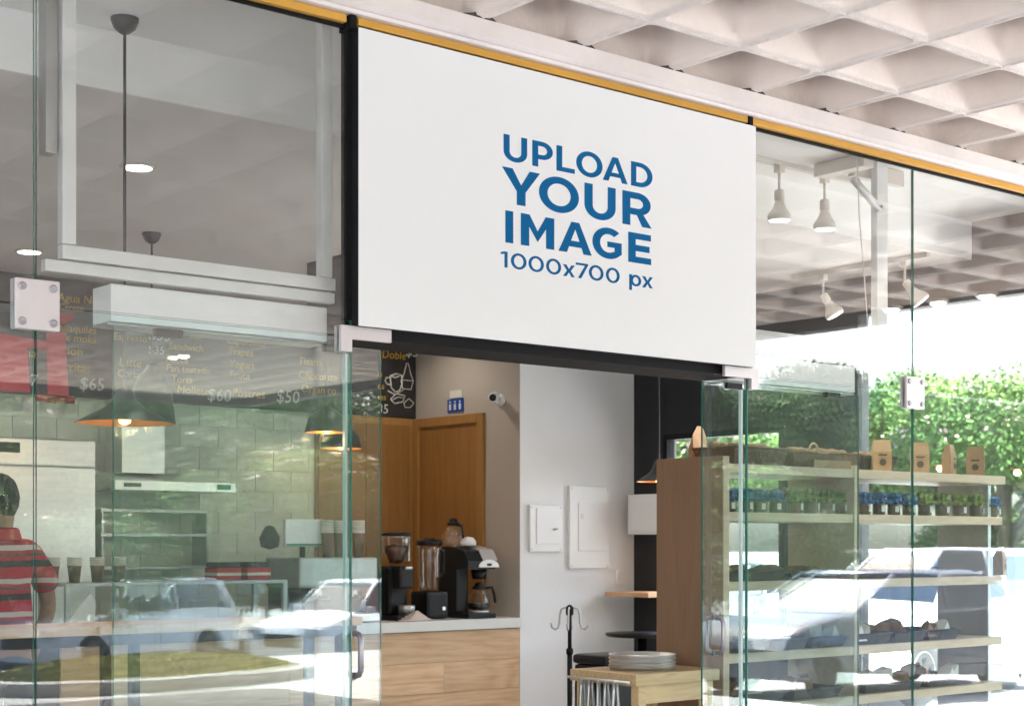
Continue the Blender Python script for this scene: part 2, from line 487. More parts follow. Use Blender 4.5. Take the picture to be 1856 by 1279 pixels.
# facade beam with a small chamfer along its lower edge, then dark patches painted as shaded gaps where the ribs meet it
mb = MB()
mb.prism([(-.092, ZR - .004), (-.092, ZR - .066), (-.070, ZR - .078), (-.058, ZR - .078), (-.052, ZR - .090), (.058, ZR - .090), (.058, ZR - .004)], 'X', -4, X1C)
mb.build('beam', 'beam_paint', canopy)
for i in range(-6, 12):
    r = random.Random(i)
    x = NX + PX * i + .01
    mb = MB()
    pts = [(-.10, 0), (-.05, .012), (0, .02 + r.random() * .01), (.045, .014), (.07, 0)]
    w = r.uniform(.6, 1.0)
    mb.prism([(x - .012 + p[0] * w, ZR - .004 + p[1] * w) for p in pts], 'Y', -.093, -.088)
    mb.build('gap_patch', 'gap_shade', canopy)
# round lamps set along the canopy's right edge and one far back (the glass mirrors them)
def canopy_lamp(x, y, z, label):
    t = thing('canopy_lamp', label, 'lamp', (x, y, z), 0, 'round lamps under the canopy')
    MB().lathe([(.085, 0), (.085, -.02), (.07, -.03)], (x, y, z)).build('trim', 'lamp_white', t)
    MB().lathe([(.050, -.031), (.050, -.042), (.03, -.052), (.001, -.055)], (x, y, z)).build('diffuser', 'canopy_bulb', t)
for k, y in enumerate((-2.4, -2.85, -3.3)):
    canopy_lamp(X1C - .09, y, ZR - .012, 'round lamp on the canopy edge beam, %s of three' % ('nearest the shop', 'middle', 'farthest from the shop')[k])
canopy_lamp(7.8, -9.96, ZR - .006, 'round lamp under the canopy far out over the parking lot')

# ================================================================ SHOPFRONT
SF = thing('shopfront', 'frameless glass shopfront with steel patch fittings under a yellow head strip', 'shopfront', (4.2, 0, 0))
ZJ, ZT = 2.19, 3.30
for k, (a, b) in enumerate(((.5, 1.995), (2.003, 3.172), (5.276, 6.476), (6.484, 8.44))):
    pane(a, b, .01, ZJ - .003, 0, SF); pane(a, b, ZJ + .003, ZT, 0, SF, gm='glass_upper')
pane(3.178, 5.270, ZJ + .04, ZT, 0, SF)
# yellow strip in three lengths between black gasket posts
for a, b in ((-4, 3.135), (3.185, 5.245), (5.275, 11)):
    MB().box(a, b, -.030, .04, ZT - .001, ZR - .092, bev=.003).build('head_strip', 'yellow_metal', SF)
for x in (3.160, 5.260):
    MB().box(x - .012, x + .012, -.036, .04, ZT - .02, ZR - .091).build('gasket', 'gasket', SF)
MB().box(.5, 8.4, -.006, .014, ZT - .012, ZT - .001).build('gasket', 'gasket', SF)
MB().box(3.150, 3.173, -.004, .03, ZJ + .06, ZT).build('gasket', 'gasket', SF)
# square patch fittings at the four-pane corners
for x in (2.0, 6.48):
    p = MB().box(x - .072, x + .072, -.016, -.001, ZJ - .078, ZJ + .078, bev=.003).build('patch_fitting', 'patch_metal', SF)
    MB().box(x - .072, x + .072, .011, .026, ZJ - .078, ZJ + .078, bev=.003).build('patch_fitting', 'patch_metal', SF)
    for sx in (-.050, .050):
        for sz in (-.054, .054):
            MB().lathe([(.0125, 0), (.0125, .004), (.009, .006), (.004, .0035), (.001, .003)], (x + sx, -.0165, ZJ + sz), 14, axis=(0, -1, 0)).build('bolt', 'bolt_metal', p)
# L corner patches beside the doorway
for x, sg in ((3.172, 1), (5.276, -1)):
    a0, a1 = x - .052 * sg, x + .165 * sg
    pts = [(a0, ZJ + .037), (a1, ZJ + .037), (a1, ZJ - .010), (x - .006 * sg, ZJ - .010), (x - .006 * sg, ZJ - .056), (a0, ZJ - .056)]
    if sg < 0: pts = pts[::-1]
    MB().prism(pts, 'Y', -.018, -.002).build('corner_patch', 'patch_metal', SF)
    MB().box(a0, x - .006 * sg, .0115, .028, ZJ - .056, ZJ + .037).build('corner_patch', 'patch_metal', SF)
# polished edges of the fixed panes next to the doorway
MB().box(3.1725, 3.1765, -.001, .012, .01, ZJ - .06).build('pane_edge', 'glass_edge', SF)
MB().box(3.157, 3.167, .014, .030, .01, ZJ - .06).build('draught_seal', 'glass_edge_pale', SF)
MB().box(5.2715, 5.2755, -.001, .012, .01, ZJ - .06).build('pane_edge', 'glass_edge', SF)
MB().box(5.250, 5.260, .014, .030, .01, ZJ - .06).build('draught_seal', 'glass_edge_pale', SF)

# sliding door header (a white box behind the glass) and black lintel over the opening
HD = thing('door_header', 'long white metal header box of the sliding doors behind the glass', 'header', (4.3, .18, ZJ))
MB().box(2.315, 3.16, .135, .275, ZJ - .006, ZJ + .118, bev=.004).build('header_box', 'aluminium_white', HD)
MB().box(5.29, 6.20, .135, .275, ZJ - .006, ZJ + .118, bev=.004).build('header_box', 'aluminium_white', HD)
MB().box(3.162, 5.288, .02, .275, ZJ + .002, ZJ + .30).build('lintel', 'black_metal', HD)
MB().box(2.31, 3.16, .15, .26, ZJ - .016, ZJ - .008).build('track', 'steel_dull', HD)
MB().box(5.29, 6.21, .15, .26, ZJ - .016, ZJ - .008).build('track', 'steel_dull', HD)

def leaf(x0, x1, hx, label):
    t = thing('sliding_door', label, 'door', ((x0 + x1) / 2, .12, 0), 0, 'frameless glass sliding door leaves')
    pane(x0, x1, .015, ZJ - .02, .115, t, name='glass_pane')
    for y, s in ((.114, -1), (.126, 1)):
        h = MB().tube([(hx, y, .965), (hx, y + .035 * s, .972), (hx, y + .045 * s, .99), (hx, y + .045 * s, 1.10), (hx, y + .035 * s, 1.118), (hx, y, 1.125)], .011, 10).build('handle', 'bolt_metal', t)
        for z in (.965, 1.125):
            MB().lathe([(.015, 0), (.015, .004), (.011, .005)], (hx, y, z), 12, axis=(0, s, 0)).build('washer', 'bolt_metal', h)
    for x in (x0 + .2, x1 - .2):
        MB().box(x - .05, x + .05, .105, .137, ZJ - .045, ZJ - .018, bev=.003).build('hanger', 'plastic_dark', t)
    MB().box(x0, x1, .108, .134, .003, .013).build('bottom_rail', 'steel_dull', t)
    return t
leaf(2.315, 3.385, 3.262, 'left glass door leaf slid open behind the fixed pane, with D handle')
leaf(5.110, 6.205, 5.195, 'right glass door leaf slid open in front of the wooden shelves, with D handle')

# aluminium transom frames behind the upper panes
TF = thing('upper_window_frame', 'pale aluminium frame behind the upper left pane', 'frame', (2.6, .1, 2.36))
MB().box(2.07, 3.165, .09, .125, 2.318, 2.356, bev=.003).build('lower_bar', 'aluminium', TF)
MB().box(2.125, 3.165, .085, .125, 2.362, 2.408, bev=.003).build('sill_bar', 'aluminium', TF)
MB().box(2.125, 2.172, .085, .125, 2.410, 3.43, bev=.003).build('jamb', 'aluminium', TF)
MB().box(2.080, 2.120, .110, .170, 2.70, 3.43, bev=.003).build('jamb', 'steel_dull', TF)
MB().box(3.105, 3.150, .085, .125, 2.410, 3.43, bev=.003).build('jamb', 'aluminium', TF)
TR = thing('transom_rail', 'pale aluminium rail behind the upper right pane above the door header', 'rail', (5.9, .1, 2.36))
MB().box(5.29, 6.46, .09, .125, 2.340, 2.40, bev=.003).build('lower_bar', 'aluminium_white', TR)
MB().box(5.29, 6.45, .13, .16, 2.405, 2.43, bev=.003).build('upper_bar', 'aluminium', TR)

# steel hanger post with diagonal brace behind the right transom
HP = thing('hanger_post', 'grey steel post with a diagonal brace behind the upper right pane', 'post', (6.5, .35, 2.2))
xa, za = at(1590, 600, .35); xb, zb = at(1609, 600, .35)
MB().box(xa, xb, .35, .39, 2.40, 3.43, bev=.002).build('upright', 'aluminium', HP)
x1, z1 = at(1545, 325, .34); x2, z2 = at(1592, 380, .34)
br = MB().tube([(x1, .335, z1), (x2, .335, z2)], .020, 4).build('brace', 'aluminium', HP)
MB().lathe([(.009, 0), (.009, .004)], (x2 - .01, .312, z2 + .01), 10, axis=(0, -1, 0)).build('bolt', 'bolt_metal', br)
x3, z3 = at(1532, 345, .40); x4, z4 = at(1640, 330, .40)
MB().prism([(.62, 3.36), (.62, 3.425), (.30, 3.425), (.30, 3.36)], 'X', x3 + .02, x3 + .10).build('head_plate', 'lamp_white', HP)
MB().box(x3 + .1, x4 + .02, .42, .46, 3.345, 3.425).build('head_plate', 'lamp_white', HP)

# ================================================================ SIGN BOARD
sx0, sx1, sz0, sz1 = 3.173, 5.274, 2.225, 3.284
SG = thing('sign_board', 'large white sign board reading UPLOAD YOUR IMAGE in blue over the doorway', 'sign', (4.22, -.03, 2.22))
MB().box(sx0, sx1, -.046, -.004, sz0 + .001, sz1 - .001).build('casing', 'black_metal', SG)
MB().box(sx0, sx1, -.050, -.0465, sz0, sz1).build('face', 'sign_white', SG)
def arc(cx, cy, rx, ry, a0, a1, n=14):
    return [(cx + rx * math.cos(R(a0 + (a1 - a0) * i / n)), cy + ry * math.sin(R(a0 + (a1 - a0) * i / n))) for i in range(n + 1)]
def glyph(ch, w, s, h=1.0):
    """outlines of a letter w wide, h high, stroke s -> list of closed loops"""
    e = s * .92
    if ch == 'U':
        r = w / 2
        return [[(0, h)] + arc(r, r * .96, r, r * .99, 180, 360, 20) + [(w, h), (w - s, h)] + arc(r, r * .96, r - s, r * .99 - e, 360, 180, 20) + [(s, h)]]
    if ch in 'PR':
        yb = .30 * h if ch == 'P' else .33 * h
        ry = (h - yb) / 2; yc = (h + yb) / 2; wb = w * (1 if ch == 'P' else .97); xm = wb - min(ry * 1.05, wb * .55)
        hole = [(s, yb + e)] + arc(xm, yc, wb - xm - s, ry - e, -90, 90) + [(s, h - e)]
        if ch == 'P': return [[(0, 0), (s, 0), (s, yb)] + arc(xm, yc, wb - xm, ry, -90, 90) + [(0, h)], hole]
        return [[(0, 0), (s, 0), (s, yb), (xm - s * .15, yb), (w - s * 1.22, 0), (w, 0), (xm + (wb - xm) * .42, yb + .035)] + arc(xm, yc, wb - xm, ry, -52, 90) + [(0, h)], hole]
    if ch == 'L': return [[(0, 0), (w, 0), (w, e), (s, e), (s, h), (0, h)]]
    if ch == 'I': return [[(0, 0), (w, 0), (w, h), (0, h)]]
    if ch in 'O0': return [arc(w / 2, h / 2, w / 2, h / 2 + .012, 0, 360, 40)[:-1], arc(w / 2, h / 2, w / 2 - s, h / 2 + .012 - e, 0, 360, 40)[:-1]]
    if ch == 'D':
        ry = h / 2; xm = w - min(ry, w * .6)
        return [[(0, 0)] + arc(xm, ry, w - xm, ry, -90, 90, 20) + [(0, h)], [(s, e)] + arc(xm, ry, w - xm - s, ry - e, -90, 90, 20) + [(s, h - e)]]
    if ch == 'A':
        c = w / 2; t = s * .50; g_ = s * 1.06
        b0, b1 = .20 * h, .20 * h + e * .92
        def inner(z): return g_ + (c - t * .05 - g_) * z / (h * .80)
        return [[(0, 0), (g_, 0), (inner(b0), b0), (w - inner(b0), b0), (w - g_, 0), (w, 0), (c + t, h), (c - t, h)],
                [(inner(b1), b1), (w - inner(b1), b1), (c, h * .775)]]
    if ch == 'Y':
        c = w / 2; k = s / 2
        return [[(c - k, 0), (c + k, 0), (c + k, .38 * h), (w, h), (w - s * 1.2, h), (c, .56 * h), (s * 1.2, h), (0, h), (c - k, .38 * h)]]
    if ch == 'M':
        c = w / 2
        return [[(0, 0), (s, 0), (s, .62 * h), (c, .17 * h), (w - s, .62 * h), (w - s, 0), (w, 0), (w, h), (w - s * 1.05, h), (c, .50 * h), (s * 1.05, h), (0, h)]]
    if ch == 'E':
        m0 = h / 2 - e / 2
        return [[(0, 0), (w, 0), (w, e), (s, e), (s, m0), (w * .93, m0), (w * .93, m0 + e), (s, m0 + e), (s, h - e), (w * .99, h - e), (w * .99, h), (0, h)]]
    if ch == 'G':
        rx, ry = w * .54, h / 2 + .012
        a = arc(rx, h / 2, rx, ry, 48, 318, 30)
        b = arc(rx, h / 2, rx - s, ry - e, 292, 50, 26)
        return [a + [(w * .985, .17 * h), (w * .985, .56 * h), (w * .50, .56 * h), (w * .50, .38 * h), (w * .985 - s * .95, .38 * h), (w * .985 - s * .95, .25 * h)] + b]
    if ch == '1': return [[(w - s, 0), (w, 0), (w, h), (w * .50, h), (0, h * .93), (w * .06, h * .80), (w - s, h * .86)]]
    if ch == '7': return [[(w * .18, 0), (w * .18 + s * 1.15, 0), (w, h * .90), (w, h), (0, h), (0, h - e), (w - s * 1.15, h - e)]]
    if ch == 'x':
        c = w / 2; g_ = s * 1.2; m = h / 2; q = s * .66
        return [[(0, 0), (g_, 0), (c, m - q), (w - g_, 0), (w, 0), (c + q, m), (w, h), (w - g_, h), (c, m + q), (g_, h), (0, h), (c - q, m)]]
    if ch == 'p':
        d = -.30 * h / .76; rx, ry = (w - s * .4) / 2, h / 2 + .01; cx = w - rx
        return [[(0, d), (s, d), (s, .10)] + arc(cx, h / 2, rx, ry, -138, 138, 26) + [(s, h - .08), (s, h), (0, h)],
                arc(cx, h / 2, rx - s, ry - e, 0, 360, 26)[:-1]]
    return []
def flat_glyph(loops, x, z, sc, mirror=False):
    cu = bpy.data.curves.new('letter', 'CURVE'); cu.dimensions = '2D'; cu.fill_mode = 'BOTH'; cu.extrude = .0006
    for lp in loops:
        sp = cu.splines.new('POLY'); sp.points.add(len(lp) - 1)
        for q, p in zip(sp.points, lp): q.co = (p[0] * sc, p[1] * sc, 0, 1)
        sp.use_cyclic_u = True
    ob = bpy.data.objects.new('letter', cu); COL.objects.link(ob)
    dg = bpy.context.evaluated_depsgraph_get()
    me = bpy.data.meshes.new_from_object(ob.evaluated_get(dg))
    bpy.data.objects.remove(ob)
    me.materials.clear(); me.materials.append(M['sign_blue'])
    o = bpy.data.objects.new('letter', me); COL.objects.link(o); o.parent = SG
    o.rotation_euler = (R(90), 0, 0)
    o.location = (x - 4.22, -.0508 + .03, z - 2.22)
rows = [('UPLOAD', (92, 300, 475, 618, 810, 1015), (262, 448, 607, 808, 990, 1170), 2.916, .0995, .195),
        ('YOUR', (80, 348, 678, 953), (355, 637, 903, 1163), 2.753, .137, .21),
        ('IMAGE', (105, 217, 490, 735, 995), (161, 458, 730, 950, 1160), 2.602, .1225, .225),
        ('1000x700px', (70, 145, 272, 400, 522, 615, 710, 833, 1002, 1095), (120, 257, 383, 508, 607, 703, 815, 932, 1088, 1172), 2.506, .0605, .16)]
for txt, xs, xe, z0, h, s in rows:
    for ch, a, b in zip(txt, xs, xe):
        xa = at(890 + a * .2502, 500, -.0512)[0]; xb = at(890 + b * .2502, 500, -.0512)[0]
        hh = .76 if ch in 'xp' else 1.0
        K_ = .66; flat_glyph([[(p[0] / K_, p[1]) for p in lp] for lp in glyph(ch, K_ * (xb - xa) / h, s, hh)], xa, z0, h)

# ================================================================ INTERIOR SHELL
YB, XT, YW, XE = 5.23, 7.27, 3.95, 8.40
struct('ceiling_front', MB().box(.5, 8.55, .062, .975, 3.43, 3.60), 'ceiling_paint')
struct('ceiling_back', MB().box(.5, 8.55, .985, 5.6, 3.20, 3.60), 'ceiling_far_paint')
struct('ceiling_fascia', MB().box(.5, 8.55, .968, .984, 3.199, 3.43), 'ceiling_paint')
struct('wall_left', MB().box(.35, .5, .05, 5.6, 0, 3.6), 'wall_white')
WB = struct('wall_back', MB().box(.5, XT, YB, YB + .2, 0, 3.6), 'grout')
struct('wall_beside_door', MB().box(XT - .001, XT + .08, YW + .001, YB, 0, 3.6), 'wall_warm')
struct('wall_panelboards', MB().box(XT + .0, XE, YW, YW + .12, 0, 3.6), 'wall_white')
we = MB()
we.box(XE, XE + .12, 1.84, 2.46, 0, 3.6); we.box(XE, XE + .12, 3.62, YW + .12, 0, 3.6)
we.box(XE, XE + .12, 2.46, 3.62, 2.26, 3.6); we.box(XE, XE + .12, 2.46, 3.62, 0, .9)
we.box(XE, XE + .12, .01, 1.84, 2.95, 3.6)
struct('wall_right', we, 'wall_black')
# right side window and glazed side
W1 = thing('side_window', 'window with black frame in the black wall at the right end', 'window', (XE, 3.04, .9))
for a, b, c, d in ((2.46, 2.50, .9, 2.26), (3.58, 3.62, .9, 2.26), (2.50, 3.58, .9, .94), (2.50, 3.58, 2.22, 2.26)):
    MB().box(XE - .02, XE + .06, a, b, c, d).build('frame', 'black_metal', W1)
MB().box(XE + .02, XE + .026, 2.502, 3.578, .942, 2.218).build('pane', 'clear_glass', W1)
W2 = thing('side_glazing', 'tall glazed side wall of the shop at the far right', 'glazing', (XE, .9, 0))
for a, b in ((.05, .93), (.94, 1.838)):
    MB().box(XE + .04, XE + .05, a, b, .02, 2.94).build('pane', 'clear_glass', W2)
MB().box(XE + .03, XE + .07, .01, .045, 0, 2.945).build('mullion', 'steel_dull', W2)

# cream wall tiles behind the kitchen: each tile a part of the wall
tw, th = .30, .15
tm = MB().box(-tw / 2 + .0015, tw / 2 - .0015, -.008, 0, -th / 2 + .0015, th / 2 - .0015, bev=.0015)
tile0 = tm.build('tile', 'tile_cream', WB, world=False)
first = True
for r_ in range(10):
    for c_ in range(10):
        x = 3.75 + tw / 2 + c_ * tw + (tw / 2 if r_ % 2 else 0)
        z = .925 + th * (r_ + .5)
        o = tile0 if first else tile0.copy()
        if not first: COL.objects.link(o); o.parent = WB
        first = False
        o.location = (x, YB - .001, z); o['kind'] = 'structure' if False else 'part'
        del o['kind']
pl = MB().box(XT - .45, XT, YB - .006, YB - .0005, .9, 2.42).build('plaster_patch', 'wall_warm', WB)

# ---------------------------------------------------------------- chalkboard menu
ZC0, ZC1 = 2.42, 3.198
CB = thing('menu_chalkboard', 'long black chalkboard menu with yellow lettering high on the back wall', 'chalkboard', (5.5, YB, ZC0))
MB().box(3.6, XT - .01, YB - .035, YB - .001, ZC0, ZC1, bev=.003).build('board', 'chalkboard', CB)
def text(s, x, z, h, mat, y, parent, shear=.1, rot=0.0, name='lettering', bold=0.0):
    cu = bpy.data.curves.new('t', 'FONT'); cu.body = s; cu.size = h * 1.35; cu.shear = shear; cu.extrude = .0008; cu.offset = bold; cu.resolution_u = 2
    ob = bpy.data.objects.new('t', cu); COL.objects.link(ob)
    dg = bpy.context.evaluated_depsgraph_get()
    me = bpy.data.meshes.new_from_object(ob.evaluated_get(dg)); bpy.data.objects.remove(ob)
    me.materials.clear(); me.materials.append(M[mat])
    o = bpy.data.objects.new(name, me); COL.objects.link(o); o.parent = parent
    o.rotation_euler = (R(90), rot, 0)
    o.location = Vector((x, y, z)) - Vector(parent.location)
    return o
YCB = YB - .0375
def tpx(s, px, py, hpx, mat='chalk_yellow', rot=0.0):
    x, z = at(px, py, YCB); _, z2 = at(px, py - hpx, YCB)
    text(s, x, z, z2 - z, mat, YCB, CB, rot=rot, bold=.0)
for s_, px, py, hp, mt in (('Agua Negra', 104, 545, 16, 'chalk_yellow'), ('Cerezo', 106, 560, 12, 'chalk_yellow'), ('Aroma', 0, 643, 18, 'chalk_yellow'), ('Baguette', -30, 675, 18, 'chalk_yellow'),
        ('$7', 38, 697, 22, 'chalk_white'), ('Chilaquiles', 92, 598, 15, 'chalk_yellow'), ('Cafe moka', 92, 615, 15, 'chalk_yellow'), ('Limon', 92, 640, 18, 'chalk_yellow'), ('Barritas', 92, 670, 18, 'chalk_yellow'), ('$65', 143, 705, 24, 'chalk_white'),
        ('Espresso', 205, 615, 14, 'chalk_yellow'), ('$55', 268, 615, 22, 'chalk_white'), ('Latte', 215, 662, 16, 'chalk_yellow'), ('Cortado', 212, 682, 14, 'chalk_yellow'), ('$35', 268, 640, 16, 'chalk_white'),
        ('Limonada', 300, 608, 14, 'chalk_yellow'), ('Sandwich', 305, 632, 14, 'chalk_yellow'), ('Rosca', 300, 655, 14, 'chalk_yellow'), ('Pan tostado', 300, 672, 14, 'chalk_yellow'), ('Torta', 310, 692, 14, 'chalk_yellow'), ('Molletes', 320, 712, 16, 'chalk_yellow'), ('$60', 375, 725, 24, 'chalk_white'),
        ('Capuchino', 410, 622, 14, 'chalk_yellow'), ('Frapes', 415, 642, 14, 'chalk_yellow'), ('Yogurt', 415, 665, 14, 'chalk_yellow'), ('Fruta', 415, 685, 15, 'chalk_yellow'), ('Postres', 420, 718, 17, 'chalk_yellow'), ('$50', 500, 728, 24, 'chalk_white'),
        ('Tisana', 540, 660, 15, 'chalk_yellow'), ('Chocolate', 540, 685, 15, 'chalk_yellow'), ('Organico', 545, 710, 15, 'chalk_yellow'),
        ('Americano', 688, 628, 15, 'chalk_yellow'), ('Doble', 692, 648, 16, 'chalk_yellow'), ('$30', 735, 645, 20, 'chalk_white'), ('ia', 684, 682, 12, 'chalk_yellow'), ('os', 684, 704, 12, 'chalk_yellow'), ('tes', 684, 724, 12, 'chalk_yellow'), ('35', 684, 748, 18, 'chalk_white')):
    tpx(s_, px, py, hp, mt)
# chalk drawing of a cup, a bottle and coffee beans
dr = MB()
def dl(pts, r=.006):
    dr.tube([(at(x, y, YCB)[0], YCB, at(x, y, YCB)[1]) for x, y in pts], r, 4)
dl([(707, 681), (709, 702), (716, 710), (724, 708), (729, 695), (728, 679)]); dl([(707, 681), (717, 684), (728, 679), (718, 677), (707, 681)])
dl([(707, 684), (700, 684), (698, 690), (702, 696), (709, 697)]); dl([(703, 708), (716, 715), (731, 706)])
dl([(737, 658), (733, 675), (727, 690), (730, 704), (745, 706), (749, 690), (744, 676), (740, 658), (737, 658)], .004); dl([(729, 688), (748, 690)], .004)
dl([(708, 723), (718, 713), (734, 717), (730, 728), (715, 731), (708, 723)], .005); dl([(712, 724), (722, 719), (731, 721)], .004)
dl([(732, 730), (741, 722), (750, 730), (744, 738), (734, 738), (732, 730)], .004)
dr.build('chalk_drawing', 'chalk_white', CB)

# red banner in front of the chalkboard
yb_ = YB - .12
BN = thing('red_banner', 'red cloth banner with black gaps hanging before the chalkboard at far left', 'banner', (4.0, yb_, 2.4))
def quadpx(mb, pts, y, t=.012):
    vs = []
    for yy in (y, y + t):
        for px, py in pts:
            x, z = at(px, py, yy); vs.append((x, yy, z))
    n = len(pts); mb.add(vs, [list(range(n)), list(range(2 * n - 1, n - 1, -1))] + [(i, i + n, (i + 1) % n + n, (i + 1) % n) for i in range(n)])
q = MB(); quadpx(q, [(-30, 612), (48, 618), (55, 711), (-30, 706)], yb_); q.build('cloth', 'banner_red', BN)
q = MB(); quadpx(q, [(84, 600), (118, 602), (125, 717), (86, 714)], yb_); q.build('cloth', 'banner_red', BN)
q = MB(); quadpx(q, [(-30, 600), (84, 618), (84, 634), (-30, 622)], yb_ + .013); q.build('cloth', 'banner_red', BN)
q = MB(); quadpx(q, [(102, 566), (136, 570), (133, 580), (102, 592)], yb_); q.build('cloth', 'banner_red', BN)
x_, z_ = at(106, 722, YB - .1)
rr = MB().lathe([(.001, -.13), (.024, -.128), (.026, 0), (.024, .128), (.001, .13)], (x_, YB - .05, z_), 12, axis=(1, 0, 0)).build('rolled_banner', 'banner_red')
tag(rr, 'short rolled red cloth fixed under the chalkboard', 'banner')

# ================================================================ KITCHEN WALL
FR = thing('refrigerator', 'tall stainless steel refrigerator behind the man at far left', 'refrigerator', (4.0, 4.6, 0))
MB().box(3.45, 4.34, 4.62, 5.2, .05, 2.10, bev=.01).build('cabinet', 'steel_dull', FR)
for z0_, z1_ in ((.10, 1.92), (1.93, 2.09)):
    MB().box(3.46, 4.33, 4.59, 4.618, z0_, z1_, bev=.006).build('door' if z0_ < 1 else 'grille', 'steel', FR)
MB().tube([(3.60, 4.55, 1.2), (3.60, 4.545, 1.7)], .012).build('handle', 'steel', FR)
x_, z_ = at(0, 800, 4.59); x2_, z2_ = at(36, 820, 4.585)
MB().box(x_ - .1, x2_, 4.583, 4.589, z2_, z_).build('badge', 'plastic_dark', FR)
HO = thing('cooker_hood', 'stainless cooker hood with square chimney on the tiled wall', 'hood', (5.0, 5.0, 1.8))
MB().prism([(4.75, 1.80), (4.75, 1.86), (5.20, 1.93), (5.20, 1.80)], 'X', 4.54, 5.42).build('canopy', 'steel', HO)
xa, _ = at(215, 800, 5.0); xb, _ = at(292, 800, 5.0)
MB().box(xa, xb, 4.95, 5.2, 1.92, 2.415).build('chimney', 'steel', HO)
MB().box(4.60, 4.72, 4.744, 4.749, 1.82, 1.845).build('control_panel', 'plastic_dark', HO)
MB().box(5.28, 5.38, 4.744, 4.749, 1.815, 1.85).build('label_plate', 'green_print', HO)
ST = thing('range_cooker', 'dark steel range cooker with oven under the hood', 'cooker', (5.0, 4.9, 0))
MB().box(4.55, 5.42, 4.62, 5.2, .1, .9, bev=.01).build('body', 'steel_dull', ST)
MB().box(4.56, 5.41, 4.63, 5.18, .905, .93).build('hob', 'plastic_black', ST)
MB().box(4.62, 5.35, 4.60, 4.618, .2, .7, bev=.004).build('oven_door', 'steel', ST)
WS = thing('wall_shelf', 'two-tier steel wall shelf with racks between hood and counter', 'shelf', (4.95, 5.05, 1.3))
for z in (1.28, 1.50, 1.66):
    MB().box(4.55, 5.35, 4.98, 5.2, z, z + .02).build('board', 'steel_dull', WS)
for x in (4.56, 5.33):
    MB().box(x, x + .015, 4.99, 5.2, 1.28, 1.68).build('bracket', 'steel_dull', WS)

# ================================================================ BAR COUNTER
CT = thing('bar_counter', 'long counter of horizontal pale wood boards with a white top', 'counter', (5.5, YW + .3, 0))
xr = XT - .004
MB().box(3.80, xr, YW - .03, YW + .60, .855, .925, bev=.004).build('countertop', 'counter_white', CT)
bz = [.02, .22, .43, .64, .852]
r = random.Random(4)
for i in range(4):
    x = 3.82
    while x < xr - .05:
        w = r.uniform(1.1, 1.9)
        if xr - (x + w) < .5: w = xr - x
        MB().box(x + .001, x + w - .0015, YW - .002 + r.uniform(-.001, .001), YW + .02, bz[i], bz[i + 1] - .002, bev=.001).build('board', 'wood_counter', CT)
        x += w
MB().box(3.82, xr, YW + .022, YW + .55, .02, .85).build('carcass', 'plastic_dark', CT)

# pastry case at the left with paper cups on top
PC = thing('display_case', 'glass display case with steel edges on the counter left end', 'display case', (4.35, YW + .3, .925))
c0, c1, y0_, y1_ = 3.86, 5.35, YW + .02, YW + .42
for x in (c0, c1 - .03):
    for y in (y0_, y1_ - .03):
        MB().box(x, x + .03, y, y + .03, .926, 1.20).build('post', 'steel_dull', PC)
MB().box(c0, c1, y0_, y1_, 1.20, 1.222, bev=.003).build('top', 'steel_dull', PC)
MB().box(c0 + .03, c1 - .03, y0_ + .004, y0_ + .009, .93, 1.198).build('pane', 'clear_glass', PC)
cupP = thing('cup_stack', 'x', 'cups', (0, 0, 0), 0, 'paper cup stacks')
MB().lathe([(.030, 0), (.040, .12), (.043, .125), (.043, .13)], (0, 0, 0), 16).build('cup', 'cup_brown', cupP)
for k in range(5):
    MB().lathe([(.0425, .13 + .014 * k), (.044, .132 + .014 * k), (.044, .138 + .014 * k), (.0425, .142 + .014 * k)], (0, 0, 0), 16).build('rim', 'cup_white', cupP)
cup_lab = ['brown paper cup stack on the display case nearest the man', 'second brown paper cup stack from the man on the display case', 'third brown paper cup stack from the man on the display case', 'paper cup stack farthest from the man on the display case']
for k, px in enumerate((95, 135, 176, 215)):
    x, z = at(px, 1057, YW + .2)
    place(cupP, k == 0, (x, YW + .2, 1.222), k * .7, cup_lab[k], (1, 1, .75))

for k, (px, l) in enumerate(((404, 'left one of two red and white boxes on the display case'), (458, 'right one of two red and white boxes on the display case'))):
    x, _ = at(px, 1040, YW + .2)
    t = thing('red_box', l, 'box', (x, YW + .2, 1.223), 0, 'red and white boxes on the display case')
    MB().box(x - .085, x + .085, YW + .12, YW + .28, 1.223, 1.30, bev=.003).build('carton', 'banner_red', t)
    MB().box(x - .086, x + .086, YW + .119, YW + .281, 1.25, 1.268).build('stripe', 'paper_white', t)
    MB().box(x - .08, x + .08, YW + .125, YW + .275, 1.301, 1.335, bev=.004).build('lid', 'plastic_black', t)
# espresso machine with cups on it
EM = thing('espresso_machine', 'black and steel espresso machine on the counter left of the doorway view', 'coffee machine', (5.8, YW + .3, .926))
MB().box(5.50, 6.12, YW + .12, YW + .55, 1.16, 1.36, bev=.02).build('body', 'steel_dull', EM)
MB().box(5.52, 6.10, YW + .28, YW + .54, .93, 1.16).build('back_panel', 'plastic_dark', EM)
MB().box(5.51, 6.11, YW + .08, YW + .55, .93, .985, bev=.008).build('drip_tray', 'steel', EM)
for x in (5.68, 5.96):
    gh = MB().lathe([(.035, 0), (.035, .06)], (x, YW + .19, 1.095), 14).build('group_head', 'steel', EM)
    MB().tube([(x, YW + .16, 1.10), (x, YW + .02, 1.09)], .012).build('portafilter_handle', 'plastic_black', gh)
for k, (x, y) in enumerate(((5.78, .22), (5.90, .25), (6.03, .22), (5.97, .36))):
    place(cupP, False, (x, YW + y, 1.36), k, 'stack of paper cups on the espresso machine, %s' % ('leftmost', 'second from the left', 'front right one', 'rear right one')[k], (1, 1, 1.25))
